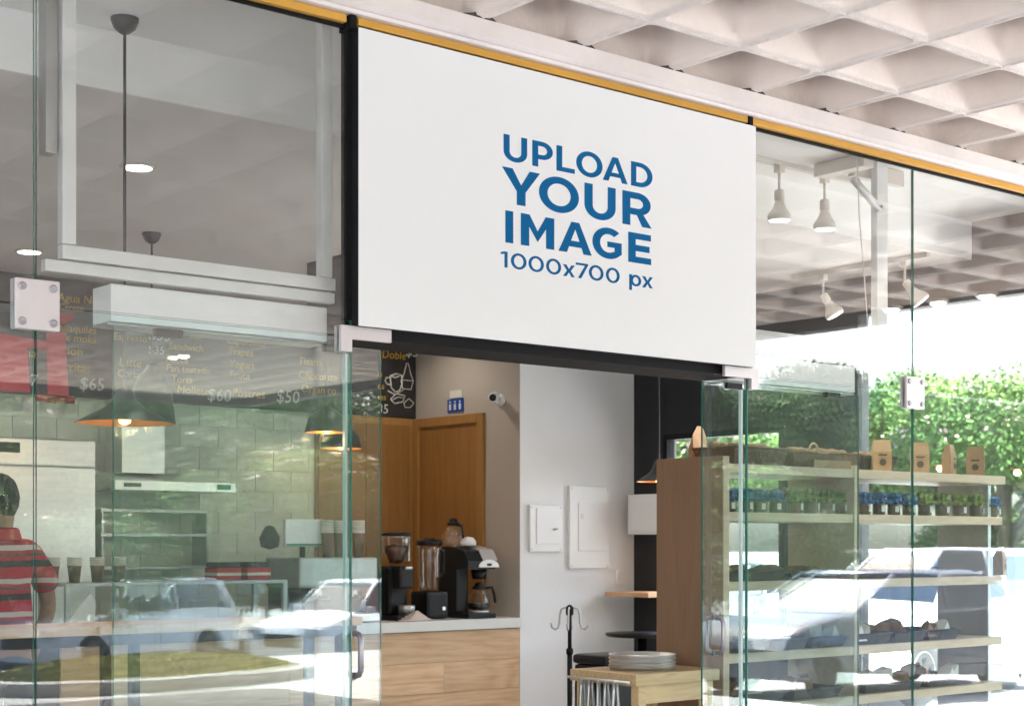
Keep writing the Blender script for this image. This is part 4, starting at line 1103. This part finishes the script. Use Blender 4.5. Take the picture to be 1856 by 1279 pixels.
def pendant(x, y, zc, zrim, rr_, hh, kind, label, px_off=0):
    t = thing('pendant_lamp', label, 'pendant lamp', (x, y, zc), 0, 'pendant lamps')
    MB().lathe([(.001, -.060), (.018, -.058), (.040, -.040), (.052, -.012), (.053, -.001)], (x, y, zc), 20).build('ceiling_rose', 'pendant_black', t)
    MB().tube([(x, y, zc - .058), (x, y, zrim + hh)], .006, 8).build('cord', 'pendant_black', t)
    if kind == 'bell': prof = [(.022, hh), (.035, hh * .93), (rr_ * .55, hh * .80), (rr_ * .85, hh * .50), (rr_ * .93, hh * .2), (rr_, 0)]
    else: prof = [(.022, hh), (.030, hh * .92), (.045, hh * .62), (rr_ * .42, hh * .42), (rr_ * .75, hh * .18), (rr_, .0)]
    MB().lathe_open(prof, (x, y, zrim), 32).build('lamp_shade', 'pendant_black', t)
    MB().lathe_open([(a - .004, b - .001) for a, b in prof], (x, y, zrim), 32).build('shade_lining', 'pendant_gold', t)
    MB().lathe([(.001, -.018), (.020, -.010), (.028, .02), (.020, .05), (.012, .075)], (x, y, zrim + .01), 14).build('bulb', 'bulb', t)
    plight('pendant_light', (x, y, zrim - .03), .35, (1.0, .62, .32), t, .03)
def lathe_open(s, prof, c, n=24):
    vs = [(c[0] + r * math.cos(2 * PI * k / n), c[1] + r * math.sin(2 * PI * k / n), c[2] + z) for r, z in prof for k in range(n)]
    s.add(vs, [(i * n + k, i * n + (k + 1) % n, (i + 1) * n + (k + 1) % n, (i + 1) * n + k) for i in range(len(prof) - 1) for k in range(n)], 0, True)
    return s
MB.lathe_open = lathe_open
xp = at(226, 500, .80)[0]
pendant(xp, .80, 3.43, 1.905, .185, .135, 'cone', 'front black pendant lamp with flared shade and glowing bulb at left')
pendant(at(275, 500, 3.44)[0], 3.44, 3.20, 2.13, .135, .33, 'bell', 'black bell pendant lamp farther back behind the front pendant')
pendant(at(592, 500, 3.44)[0], 3.44, 3.20, 2.13, .135, .16, 'bell', 'dark pendant lamp left of the doorway, nearer of two')
pendant(at(618, 500, 4.75)[0], 4.75, 3.20, 2.13, .15, .18, 'bell', 'dark pendant lamp left of the doorway, farther of two')
pendant(7.42, 2.70, 3.20, 1.86, .15, .14, 'cone', 'black pendant lamp half hidden behind the shelf side panel')

def track_lamp(x, y, zc, tilt, label, L_=.29):
    t = thing('track_lamp', label, 'track lamp', (x, y, zc), 0, 'white track spot lamps')
    ax = Vector(tilt).normalized()
    MB().box(x - .020, x + .020, y - .020, y + .020, zc - .035, zc).build('adapter', 'lamp_white', t)
    p0 = Vector((x, y, zc - .035)); p1 = p0 + Vector((0, 0, -.085))
    MB().tube([p0, p1], .0075, 8).build('stem', 'lamp_white', t)
    MB().lathe([(.010, 0), (.022, .004), (.026, .012), (.027, .055), (.020, .062), (.024, .066), (.034, .095), (.056, .128), (.061, .135), (.060, .158), (.054, .162)], p1, 24, axis=ax).build('lamp_head', 'lamp_white', t)
    MB().lathe([(.054, .1625), (.035, .166), (.001, .168)], p1, 24, axis=ax).build('bulb', 'track_bulb', t)
    ld = bpy.data.lights.new('track_light', 'SPOT'); ld.energy = 8; ld.color = (1, .95, .88); ld.spot_size = R(110); ld.spot_blend = .8; ld.shadow_soft_size = .05
    lo = bpy.data.objects.new('track_light', ld); COL.objects.link(lo); lo.parent = t
    lo.location = p1 + ax * .19 - Vector((x, y, zc)); lo.rotation_euler = (-ax).to_track_quat('Z', 'Y').to_euler()
    return t
T1 = thing('ceiling_track', 'white ceiling track along the shopfront behind the upper right pane', 'track', (6.4, .7, 3.43))
MB().box(5.7, 6.95, .685, .72, 3.405, 3.429).build('rail', 'lamp_white', T1)
T2 = thing('ceiling_track', 'second ceiling track running back into the shop', 'track', (8.0, 1.6, 3.2))
MB().box(7.985, 8.02, 1.0, 2.05, 3.17, 3.199).build('rail', 'lamp_white', T2)
track_lamp(6.30, .70, 3.404, (0, 0, -1), 'white track lamp pointing down, nearer the sign board')
track_lamp(6.665, .70, 3.404, (0, 0, -1), 'white track lamp pointing down, farther from the sign board')
track_lamp(8.0, 1.80, 3.169, (.25, -.35, -.8), 'tilted white track lamp on the far track, left of the steel post')
track_lamp(8.0, 1.17, 3.169, (.35, -.4, -.7), 'tilted white track lamp on the far track, by the glass joint')

# hanging blind cord
x_, z_ = at(1553, 350, .3)
bc = MB().tube([(x_, .3, 3.42), (x_ + .02, .3, 3.1), (x_ + .06, .3, 2.8), (x_ + .10, .3, 2.45)], .0035, 6).build('blind_cord', 'lamp_white')
tag(bc, 'thin pale cord hanging beside the steel post', 'cord')

# ================================================================ MAN IN STRIPED SHIRT
def skin_mesh(verts, edges, radii, sub=2):
    me = bpy.data.meshes.new('s'); me.from_pydata(verts, edges, [])
    ob = bpy.data.objects.new('s', me); COL.objects.link(ob)
    md = ob.modifiers.new('skin', 'SKIN'); md.use_smooth_shade = True; md.branch_smoothing = .5
    for v, r_ in zip(me.skin_vertices[0].data if me.skin_vertices else [], radii): v.radius = r_ if isinstance(r_, tuple) else (r_, r_)
    if not me.skin_vertices:
        pass
    sb = ob.modifiers.new('sub', 'SUBSURF'); sb.levels = sub; sb.render_levels = sub
    dg = bpy.context.evaluated_depsgraph_get()
    out = bpy.data.meshes.new_from_object(ob.evaluated_get(dg)); bpy.data.objects.remove(ob)
    for p in out.polygons: p.use_smooth = True
    return out
def link_mesh(name, me, mat, parent):
    me.materials.clear(); me.materials.append(M[mat])
    o = bpy.data.objects.new(name, me); COL.objects.link(o); o.parent = parent
    return o
MAN = thing('person', 'man in a red, black and white striped polo standing at far left, seen from behind', 'person', (3.10, 3.0, 0), R(12))
MAN.scale = (.93, .95, .985)
# local: facing +Y
bv = [(0, 0, .95), (0, 0, 1.12), (0, .01, 1.30), (0, 0, 1.46), (0, .01, 1.54), (0, .03, 1.62), (0, .035, 1.72),
      (.19, 0, 1.43), (.25, -.01, 1.30), (.29, .00, 1.13), (.27, .06, 1.00), (.25, .10, .88), (.245, .115, .84),
      (-.19, 0, 1.43), (-.25, .01, 1.30), (-.29, .05, 1.13), (-.24, .25, 1.08), (-.20, .36, 1.08), (-.19, .40, 1.08),
      (.10, 0, .86), (.11, .01, .50), (.11, -.02, .12), (.115, .09, .04), (.12, .17, .03),
      (-.10, 0, .86), (-.11, .01, .50), (-.11, -.02, .12), (-.115, .09, .04), (-.12, .17, .03)]
be = [(0, 1), (1, 2), (2, 3), (3, 4), (4, 5), (5, 6), (3, 7), (7, 8), (8, 9), (9, 10), (10, 11), (11, 12), (3, 13), (13, 14), (14, 15), (15, 16), (16, 17), (17, 18), (0, 19), (19, 20), (20, 21), (21, 22), (22, 23), (0, 24), (24, 25), (25, 26), (26, 27), (27, 28)]
br_ = [(.155, .11), (.15, .11), (.165, .12), (.14, .09), (.055, .055), (.082, .095), (.075, .09), (.065, .06), .052, .045, .038, .030, .022, (.065, .06), .052, .045, .038, .030, .022, .085, .06, .042, .038, .028, .085, .06, .042, .038, .028]
link_mesh('body', skin_mesh(bv, be, br_), 'skin', MAN)
# fingers rooted in the palms
for side, (hx, hy, hz), dr_ in ((1, (.245, .12, .83), (0, .25, -1)), (-1, (-.19, .41, 1.08), (.1, 1, -.15))):
    dv = Vector(dr_).normalized(); sdv = Vector((1, 0, 0)).cross(dv).normalized() if side > 0 else Vector((1, 0, 0))
    for k in range(5):
        off = sdv * ((k - 1.5) * .018) if k < 4 else sdv * -.045
        L1 = (.07, .08, .075, .06, .05)[k]
        p0 = Vector((hx, hy, hz)) + off * .7; p1 = p0 + dv * L1 * .5 + off * .1; p2 = p1 + (dv + Vector((-.35 * side, 0, -.1))) * L1 * .5
        link_mesh('finger', skin_mesh([p0 - dv * .02, p0, p1, p2], [(0, 1), (1, 2), (2, 3)], [.010, .0095, .009, .007], 1), 'skin', MAN)
sv_ = [(0, 0, .93), (0, 0, 1.12), (0, .01, 1.30), (0, 0, 1.455), (0, .005, 1.50), (.20, 0, 1.425), (.25, -.01, 1.31), (.275, 0, 1.21), (-.20, 0, 1.425), (-.25, .01, 1.31), (-.28, .03, 1.21)]
link_mesh('polo_shirt', skin_mesh(sv_, [(0, 1), (1, 2), (2, 3), (3, 4), (3, 5), (5, 6), (6, 7), (3, 8), (8, 9), (9, 10)], [(.185, .14), (.180, .14), (.188, .145), (.180, .125), (.095, .085), (.098, .088), .078, .078, (.085, .075), .078, .078]), 'shirt_stripes', MAN)
MB().lathe([(.088, 1.49), (.082, 1.52), (.074, 1.555), (.086, 1.545), (.100, 1.50), (.105, 1.485)], (0, .008, 0), 20).build('collar', 'banner_red', MAN, world=False)
link_mesh('trousers', skin_mesh([(0, 0, .95), (0, 0, .90), (.10, 0, .80), (.11, .01, .50), (.11, -.02, .10), (-.10, 0, .80), (-.11, .01, .50), (-.11, -.02, .10)], [(0, 1), (1, 2), (2, 3), (3, 4), (1, 5), (5, 6), (6, 7)], [(.165, .12), (.16, .12), .10, .075, .06, .10, .075, .06]), 'jeans', MAN)
hv = []
bm = bmesh.new(); bmesh.ops.create_icosphere(bm, subdivisions=4, radius=1)
for v in bm.verts:
    c = v.co.copy(); r_ = random.Random(int(c.x * 1000) + int(c.y * 777))
    v.co = Vector((c.x * .092, c.y * .108 + .026, c.z * .125 + 1.705)) * 1.0 + c * r_.uniform(-.002, .003)
bmesh.ops.delete(bm, geom=[v for v in bm.verts if v.co.z < 1.598 or (v.co.y > .07 and v.co.z < 1.75) or (abs(v.co.x) > .07 and v.co.z < 1.66 and v.co.y > -.0)], context='VERTS')
me = bpy.data.meshes.new('hair'); bm.to_mesh(me); bm.free()
for p in me.polygons: p.use_smooth = True
link_mesh('hair', me, 'hair', MAN)
for s in (-1, 1):
    MB().lathe([(.001, -.012), (.020, -.008), (.026, 0), (.018, .008), (.001, .010)], (.094 * s, .03, 1.665), 12, axis=(s, -.25, 0)).build('ear', 'skin', MAN, world=False)
MB().prism([(.10, 1.60), (.125, 1.62), (.145, 1.645), (.118, 1.70)], 'X', -.012, .012).build('nose', 'skin', MAN, world=False)
pw = MB().prism([(3.30, 1.00), (3.47, 1.20), (3.50, 1.16), (3.49, .94), (3.40, .92)], 'Y', 2.80, 2.812).build('folded_paper', 'paper_white')
tag(pw, "folded white paper tucked at the striped man's elbow", 'paper')

# ================================================================ OUTSIDE: TREES, PLANTER, CARS
def crown_mesh(seed, n, mats, rx=2.4, rz=1.9, leaf=.040, flowers=.0):
    r = np.random.default_rng(seed)
    k = 34
    cen = r.normal(size=(k, 3)); cen /= np.linalg.norm(cen, axis=1)[:, None]
    cen *= r.uniform(.35, .92, (k, 1)); cen[:, 2] = np.abs(cen[:, 2]) * .9 - .15
    rad = r.uniform(.18, .36, k)
    idx = r.integers(0, k, n)
    d = r.normal(size=(n, 3)); d /= np.linalg.norm(d, axis=1)[:, None]
    p = cen[idx] + d * rad[idx][:, None] * r.uniform(.72, 1.05, (n, 1))
    p *= np.array([rx, rx, rz])
    u = r.normal(size=(n, 3)); u /= np.linalg.norm(u, axis=1)[:, None]
    w = np.cross(u, d); w /= np.linalg.norm(w, axis=1)[:, None] + 1e-6
    s = leaf * r.uniform(.6, 1.4, (n, 1))
    v = np.stack([p - u * s, p + w * s * .55, p + u * s, p - w * s * .55], 1).reshape(-1, 3)
    f = np.arange(4 * n).reshape(-1, 4)
    me = bpy.data.meshes.new('crown'); me.from_pydata(v.tolist(), [], f.tolist())
    for m in mats: me.materials.append(M[m])
    mi = (r.random(k) < .4).astype(int)[idx]
    if flowers: mi = np.where((r.random(n) < flowers) & (d[:, 2] > 0), 2, mi)
    me.polygons.foreach_set('material_index', mi.astype(np.int32)); me.update()
    return me
crowns = [crown_mesh(1, 64000, ['leaf', 'leaf_light', 'blossom'], flowers=.10), crown_mesh(2, 64000, ['leaf', 'leaf_light', 'blossom']), crown_mesh(3, 64000, ['leaf_light', 'leaf', 'blossom'], flowers=.05)]
def tree(x, y, kind, s, label, group):
    t = thing('tree', label, 'tree', (x, y, -.9), 0, group)
    mb = MB(); H_ = 1.6 * s
    mb.tube([(0, 0, 0), (.05, .02, H_ * .5), (0, .05, H_), (.1, 0, H_ + 1.0 * s)], [.16 * s, .13 * s, .10 * s, .05 * s], 10)
    for a in range(5):
        an = a * 1.26 + x
        mb.tube([(0, .03, H_ * (.7 + .06 * a)), (math.cos(an) * .6 * s, math.sin(an) * .6 * s, H_ + .5 * s), (math.cos(an) * 1.4 * s, math.sin(an) * 1.4 * s, H_ + 1.2 * s)], [.07 * s, .05 * s, .02 * s], 6)
    mb.build('trunk', 'bark', t, world=False)
    c = bpy.data.objects.new('crown', crowns[kind]); COL.objects.link(c); c.parent = t
    c.location = (0, 0, H_ + 1.1 * s); c.scale = (s, s, s); c.rotation_euler = (0, 0, x * 1.7 + y)
tg = 'trees beyond the parking lot mirrored in the glass'
T_front = [(19, -30, 1, 1.7), (26, -29, 0, 1.7), (33, -28, 2, 1.8), (38.5, -25, 1, 1.9), (42, -21, 0, 1.9), (44, -16, 2, 1.75), (46, -10, 1, 1.75), (13, -31, 2, 1.7), (6, -32, 1, 1.7), (38, -14, 2, 1.3)]
tl = ['dark green tree mirrored in the upper left door leaf', 'pink flecked tree second along the lot', 'light green tree past the parked white cars', 'dense dark tree mirrored right of the doorway', 'tall pink flecked tree mirrored in the right glazing', 'light green tree mirrored behind the kraft bags', 'largest dark tree at the right end of the lot', 'light green tree behind the planter', 'dark tree left of the planter', 'small light green tree near the blue car']
for k, (x, y, kd, s) in enumerate(T_front): tree(x, y, kd, s, tl[k], tg)
tg2 = 'trees seen through the glass at the shop right end'
T_side = [(26, 20.5, 0, 1.55), (31, 26, 2, 1.7), (35, 18.0, 2, 1.75), (42, 24, 1, 1.85), (41, 15, 0, 1.65), (25, 26, 2, 1.5), (48, 18, 2, 1.8), (50, 28, 1, 2.0)]
tl2 = ['pink blossoming tree seen through the black framed window', 'light green tree behind the blossoming tree', 'light green tree seen above the shelf divider', 'dark tree farther behind the shelf bags', 'blossoming tree above the right kraft bags', 'bright green tree at the left edge of the side window', 'big light green tree at the right edge', 'tallest dark tree farthest back']
for k, (x, y, kd, s) in enumerate(T_side): tree(x, y, kd, s, tl2[k], tg2)

# oval planter bed with a white kerb
PL = thing('planter_bed', 'oval planter bed with a white kerb and yellow green shrubs mirrored in the left glass', 'planter', (9.1, -13.3, -.3))
mb = MB(); n = 40
for rr1, rr2, z0_, z1_ in ((1.0, .93, 0, .16),):
    vs = []
    for rr_, z in ((1.0, 0), (1.0, .15), (.97, .17), (.93, .17), (.92, .12)):
        for k in range(n): vs.append((2.3 * rr_ * math.cos(2 * PI * k / n), 1.1 * rr_ * math.sin(2 * PI * k / n), z))
    mb.add(vs, [(i * n + k, i * n + (k + 1) % n, (i + 1) * n + (k + 1) % n, (i + 1) * n + k) for i in range(4) for k in range(n)])
mb.build('kerb', 'kerb_white', PL, world=False)
r = np.random.default_rng(5); n = 9000
a = r.uniform(0, 2 * PI, n); q = np.sqrt(r.uniform(0, 1, n)) * .9
p = np.stack([2.3 * q * np.cos(a), 1.1 * q * np.sin(a), .10 + .26 * (1 - q ** 3) * r.uniform(.5, 1, n)], 1)
u = r.normal(size=(n, 3)); u /= np.linalg.norm(u, axis=1)[:, None]; w = np.cross(u, r.normal(size=(n, 3))); w /= np.linalg.norm(w, axis=1)[:, None]
s_ = .045
v = np.stack([p - u * s_, p + w * s_ * .5, p + u * s_, p - w * s_ * .5], 1).reshape(-1, 3)
me = bpy.data.meshes.new('ground_cover'); me.from_pydata(v.tolist(), [], np.arange(4 * n).reshape(-1, 4).tolist()); me.materials.append(M['hedge_leaf'])
o = bpy.data.objects.new('ground_cover', me); COL.objects.link(o); o.parent = PL; o['kind'] = 'stuff'

def wheel_arch(cx, r_, z0, flip=False):
    return [(cx + r_ * math.cos(R(a)), .32 + r_ * math.sin(R(a))) for a in (range(195, -16, -21))]
def car(x, y, rz, paint, kind, label, zg=-.3, grp='cars parked outside the shop'):
    t = thing('parked_car', label, 'car', (x, y, zg), rz, grp)
    L_, W = (4.5, 1.76) if kind == 'sedan' else (4.7, 1.86)
    up = 0 if kind == 'sedan' else .12
    roof = 1.44 if kind == 'sedan' else 1.68
    ra = .36 if kind == 'sedan' else .40
    wr = .31 if kind == 'sedan' else .36
    fx, bx_ = .85, L_ - .95
    # local: nose at -x
    prof = [(.02, .28), (fx - ra - .02, .24)] + [(fx + ra * math.cos(R(a)), wr + ra * math.sin(R(a))) for a in range(180, -1, -20)] + [(bx_ - ra - .02, .22)] + [(bx_ + ra * math.cos(R(a)), wr + ra * math.sin(R(a))) for a in range(180, -1, -20)] + \
           [(L_ - .03, .28), (L_, .45), (L_ - .02, .82 + up), (L_ - .12, .96 + up), (L_ - .7, .99 + up), (1.25, .93 + up), (.45, .82 + up), (.10, .70 + up), (0, .50)]
    bm = bmesh.new()
    n = len(prof)
    lay = []
    for wy, sc, dz in ((-W / 2 + .10, .985, .0), (-W / 2, 1.0, 0), (-W / 2 + .001, 1.0, 0), (W / 2, 1.0, 0), (W / 2 - .10, .985, 0)):
        pass
    secs = [(-W / 2, .0), (-W / 2 + .05, .03), (-W / 2 + .22, .055), (0, .075), (W / 2 - .22, .055), (W / 2 - .05, .03), (W / 2, .0)]
    vs = []
    for wy, hz in secs:
        taper = .06 * (abs(wy) / (W / 2)) ** 4
        for (px_, pz_) in prof:
            hi = max(0, min(1, (pz_ - .6) / .3))
            ex = (px_ - L_ / 2) * (1 - taper * (1 if (px_ < .5 or px_ > L_ - .5) else 0))
            vs.append(bm.verts.new((ex, wy * (1 - .06 * hi * (abs(wy) > W / 2 - .02)), pz_ + hz * hi)))
    for i in range(len(secs) - 1):
        for k in range(n):
            bm.faces.new((vs[i * n + k], vs[i * n + (k + 1) % n], vs[(i + 1) * n + (k + 1) % n], vs[(i + 1) * n + k]))
    bm.faces.new([vs[k] for k in range(n)][::-1]); bm.faces.new([vs[(len(secs) - 1) * n + k] for k in range(n)])
    bmesh.ops.recalc_face_normals(bm, faces=bm.faces[:])
    me = bpy.data.meshes.new('body'); bm.to_mesh(me); bm.free()
    for p_ in me.polygons: p_.use_smooth = abs(p_.normal.z) > .2 and abs(p_.normal.y) < .8
    link_mesh('body', me, paint, t)
    b0 = .94 + up
    if kind == 'sedan': gb, gt = (1.20, 3.95), (1.95, 3.35)
    elif kind == 'suv': gb, gt = (1.25, 4.55), (1.95, 4.25)
    else: gb, gt = (1.15, 2.95), (1.75, 2.75)       # pickup cab
    yb3, yt3 = W / 2 - .10, W / 2 - .26
    def lerp(f, x_b, x_t, yoff=0.0):
        return (x_b + (x_t - x_b) * f - L_ / 2, (yb3 + (yt3 - yb3) * f + yoff), b0 + (roof - .05 - b0) * f)
    mb = MB()
    # roof slab and pillars
    xs0, xs1 = gt[0] - L_ / 2, gt[1] - L_ / 2
    mb.add([(xs0 - .08, -yt3 - .02, roof - .07), (xs1 + .08, -yt3 - .02, roof - .07), (xs1 + .08, yt3 + .02, roof - .07), (xs0 - .08, yt3 + .02, roof - .07), (xs0 + .06, -yt3 + .10, roof), (xs1 - .06, -yt3 + .10, roof), (xs1 - .06, yt3 - .10, roof), (xs0 + .06, yt3 - .10, roof)],
           [(0, 3, 2, 1), (4, 5, 6, 7), (0, 1, 5, 4), (1, 2, 6, 5), (2, 3, 7, 6), (3, 0, 4, 7)], 0, True)
    for sg in (-1, 1):
        mid = (gb[0] + gb[1]) / 2 + .12
        for (xb_, xt_, r1) in ((gb[0], gt[0], .035), (gb[1], gt[1], .06), (mid, mid - .02, .035)):
            a_ = lerp(0, xb_, xt_); c_ = lerp(1, xb_, xt_)
            mb.tube([(a_[0], sg * a_[1], a_[2] - .03), (c_[0], sg * c_[1], c_[2])], [r1 * 1.2, r1], 6)
    mb.build('roof', paint, t, world=False)
    def pane4(name, pts): 
        m_ = MB(); c = sum((Vector(p) for p in pts), Vector()) / 4; m_.add(pts, [(0, 1, 2, 3)]); nrm = (Vector(pts[1]) - Vector(pts[0])).cross(Vector(pts[2]) - Vector(pts[0])).normalized() * .006
        m_.add([Vector(p) - nrm for p in pts], [(3, 2, 1, 0)]); m_.build(name, 'car_glass', t, world=False)
    A, B_ = lerp(0, gb[0], gt[0]), lerp(1, gb[0], gt[0]); C_, D_ = lerp(0, gb[1], gt[1]), lerp(1, gb[1], gt[1])
    pane4('windscreen', [(A[0], -A[1], A[2]), (A[0], A[1], A[2]), (B_[0], B_[1], B_[2]), (B_[0], -B_[1], B_[2])])
    pane4('rear_window', [(C_[0], C_[1], C_[2]), (C_[0], -C_[1], C_[2]), (D_[0], -D_[1], D_[2]), (D_[0], D_[1], D_[2])])
    for sg in (-1, 1):
        pane4('side_window', [(A[0], sg * A[1], A[2]), (C_[0], sg * C_[1], C_[2]), (D_[0], sg * D_[1], D_[2]), (B_[0], sg * B_[1], B_[2])])
        MB().box(gb[0] + .12 - L_ / 2, gb[0] + .30 - L_ / 2, sg * (W / 2 - .08), sg * (W / 2 + .10), b0 + .02, b0 + .15, bev=.02).build('wing_mirror', paint, t, world=False)
        MB().box(.02 - L_ / 2, .30 - L_ / 2, sg * (W / 2 - .42), sg * (W / 2 - .05), .60 + up, .74 + up, bev=.03).build('headlight', 'headlamp', t, world=False)
        MB().box(L_ / 2 - .10, L_ / 2 + .005, sg * (W / 2 - .40), sg * (W / 2 - .06), .68 + up, .84 + up, bev=.02).build('tail_light', 'tail_lamp', t, world=False)
    for sg in (-1, 1):
        yy = sg * (W / 2 + .002)
        sm_ = MB()
        for xx in (1.45, 2.45, 3.35):
            sm_.box(xx - L_ / 2, xx + .012 - L_ / 2, yy - .004, yy + .004, .36, .90 + up)
        sm_.box(1.3 - L_ / 2, 3.3 - L_ / 2, yy - .004, yy + .004, .36, .375)
        sm_.build('door_seam', 'plastic_black', t, world=False)
        for xx in (2.2, 3.1):
            MB().box(xx - L_ / 2, xx + .17 - L_ / 2, yy - .01, yy + .03, .78 + up, .81 + up, bev=.006).build('door_handle', paint, t, world=False)
    MB().box(-L_ / 2 - .01, -L_ / 2 + .04, -.42, .42, .50, .62 + up, bev=.01).build('grille', 'plastic_black', t, world=False)
    for wx_ in (fx, bx_):
        for sg in (-1, 1):
            yy = sg * (W / 2 - .11)
            wl = MB().lathe([(wr * .66, -.10), (wr * .93, -.10), (wr, -.07), (wr, .07), (wr * .93, .10), (wr * .66, .10)], (wx_ - L_ / 2, yy, wr), 28, axis=(0, sg, 0)).build('wheel', 'tyre', t, world=False)
            rm = MB().lathe([(wr * .68, .085), (wr * .66, .105), (wr * .60, .09), (wr * .15, .075), (wr * .12, .10), (.001, .10)], (wx_ - L_ / 2, yy, wr), 28, axis=(0, sg, 0))
            rm.build('hubcap', 'rim', wl, world=False)
            hm = MB()
            for k in range(5):
                a = 2 * PI * k / 5 + .3
                hm.lathe([(wr * .13, .10), (wr * .12, .108), (.001, .109)], (wx_ - L_ / 2 + math.cos(a) * wr * .40, yy, wr + math.sin(a) * wr * .40), 10, axis=(0, sg, 0))
            hm.build('hubcap_holes', 'plastic_black', wl, world=False)
    if kind == 'pickup':
        bz_ = .98 + up
        for sg in (-1, 1): MB().box(3.0 - L_ / 2, L_ / 2 - .03, sg * (W / 2 - .12), sg * (W / 2 - .04), bz_, bz_ + .16).build('bed_side', paint, t, world=False)
    return t
car(17.2, -20.3, -.25, 'car_white', 'suv', 'white off-road car mirrored beside the doorway', -.9)
car(13.2, -22.6, -.30, 'car_white', 'suv', 'white off-road car mirrored above the planter bed', -.9)
car(10.9, -24.3, -.2, 'car_white', 'pickup', 'white pickup truck mirrored beside the striped man', -.9)
car(23.5, -19.6, -.2, 'car_grey', 'sedan', 'grey saloon car beyond the white off-road cars', -.9)
car(15.3, -7.0, .15, 'car_blue', 'sedan', 'dark blue car with five hole hubcaps mirrored in the right door leaf')
car(22.3, -11.3, .1, 'car_white', 'suv', 'white off-road car parked beyond the dark blue car')
car(15.6, 6.6, .12, 'car_white', 'suv', 'white off-road car seen through the side glazing')
car(18.6, 3.4, .2, 'car_white', 'sedan', 'white saloon car at the far right beyond the shelf end')
car(20.0, 12.2, 1.0, 'car_grey', 'sedan', 'grey saloon car farther off beyond the shelves')

# low hill added as backdrop, hiding bright sky between the mirrored leaves
hm = MB(); nx = 60; hvs = []
for i in range(nx + 1):
    x = -70 + i * 3.6; rr_ = random.Random(i)
    for (dy, z) in ((0, -.95), (-3, 3.2 + .8 * math.sin(i * .5)), (-9, 6.3 + 1.0 * math.sin(i * .37) + rr_.uniform(-.4, .4)), (-26, 7.0 + rr_.uniform(-.4, .4)), (-45, -.95)):
        hvs.append((x, -52 + dy + .16 * x, z))
hm.add(hvs, [(i * 5 + k, i * 5 + k + 1, (i + 1) * 5 + k + 1, (i + 1) * 5 + k) for i in range(nx) for k in range(4)], 0, True)
struct('backdrop_hills', hm, 'backdrop_scrub')
# bushes added along the lot's far side to screen the bright horizon
def bush(x, y, s, k, label, grp):
    t = thing('bush', label, 'bush', (x, y, -.9), 0, grp)
    c = bpy.data.objects.new('foliage', crowns[k]); COL.objects.link(c); c.parent = t
    c.location = (0, 0, .9 * s); c.scale = (1.25 * s, .75 * s, .78 * s); c.rotation_euler = (0, 0, x)
    MB().tube([(0, 0, 0), (.03, .02, .9 * s)], [.09, .05], 8).build('stem', 'bark', t, world=False)
blab = ['tall screening bush in the hedge row, ' + q for q in ('leftmost in the mirror behind the striped man', 'second from the left behind the pickup truck', 'third from the left behind the planter', 'behind the off-road car by the planter', 'fifth from the left in the glass', 'behind the off-road car by the doorway', 'mirrored at the left door edge', 'mirrored at the right door handle', 'mirrored over the left shelf bay', 'mirrored over the shelf divider', 'rightmost in the mirror')]
for k in range(11):
    bush(2.5 + k * 4.1, -28.5 + .42 * k, 2.15 + .2 * math.sin(k * 2.1), (1, 0, 2)[k % 3], blab[k], 'round bushes added to screen the far side of the lot')
for k in range(6):
    bush(33 + 2.6 * k, -6 + 5.4 * k, 1.9 + .2 * math.sin(k * 1.7), (2, 1, 0)[k % 3], 'bush past the side glazing, ' + ('nearest the street', 'second from the street', 'third from the street', 'behind the right kraft bags', 'behind the shelf divider', 'farthest into the side lot')[k], 'bushes beyond the side glazing')
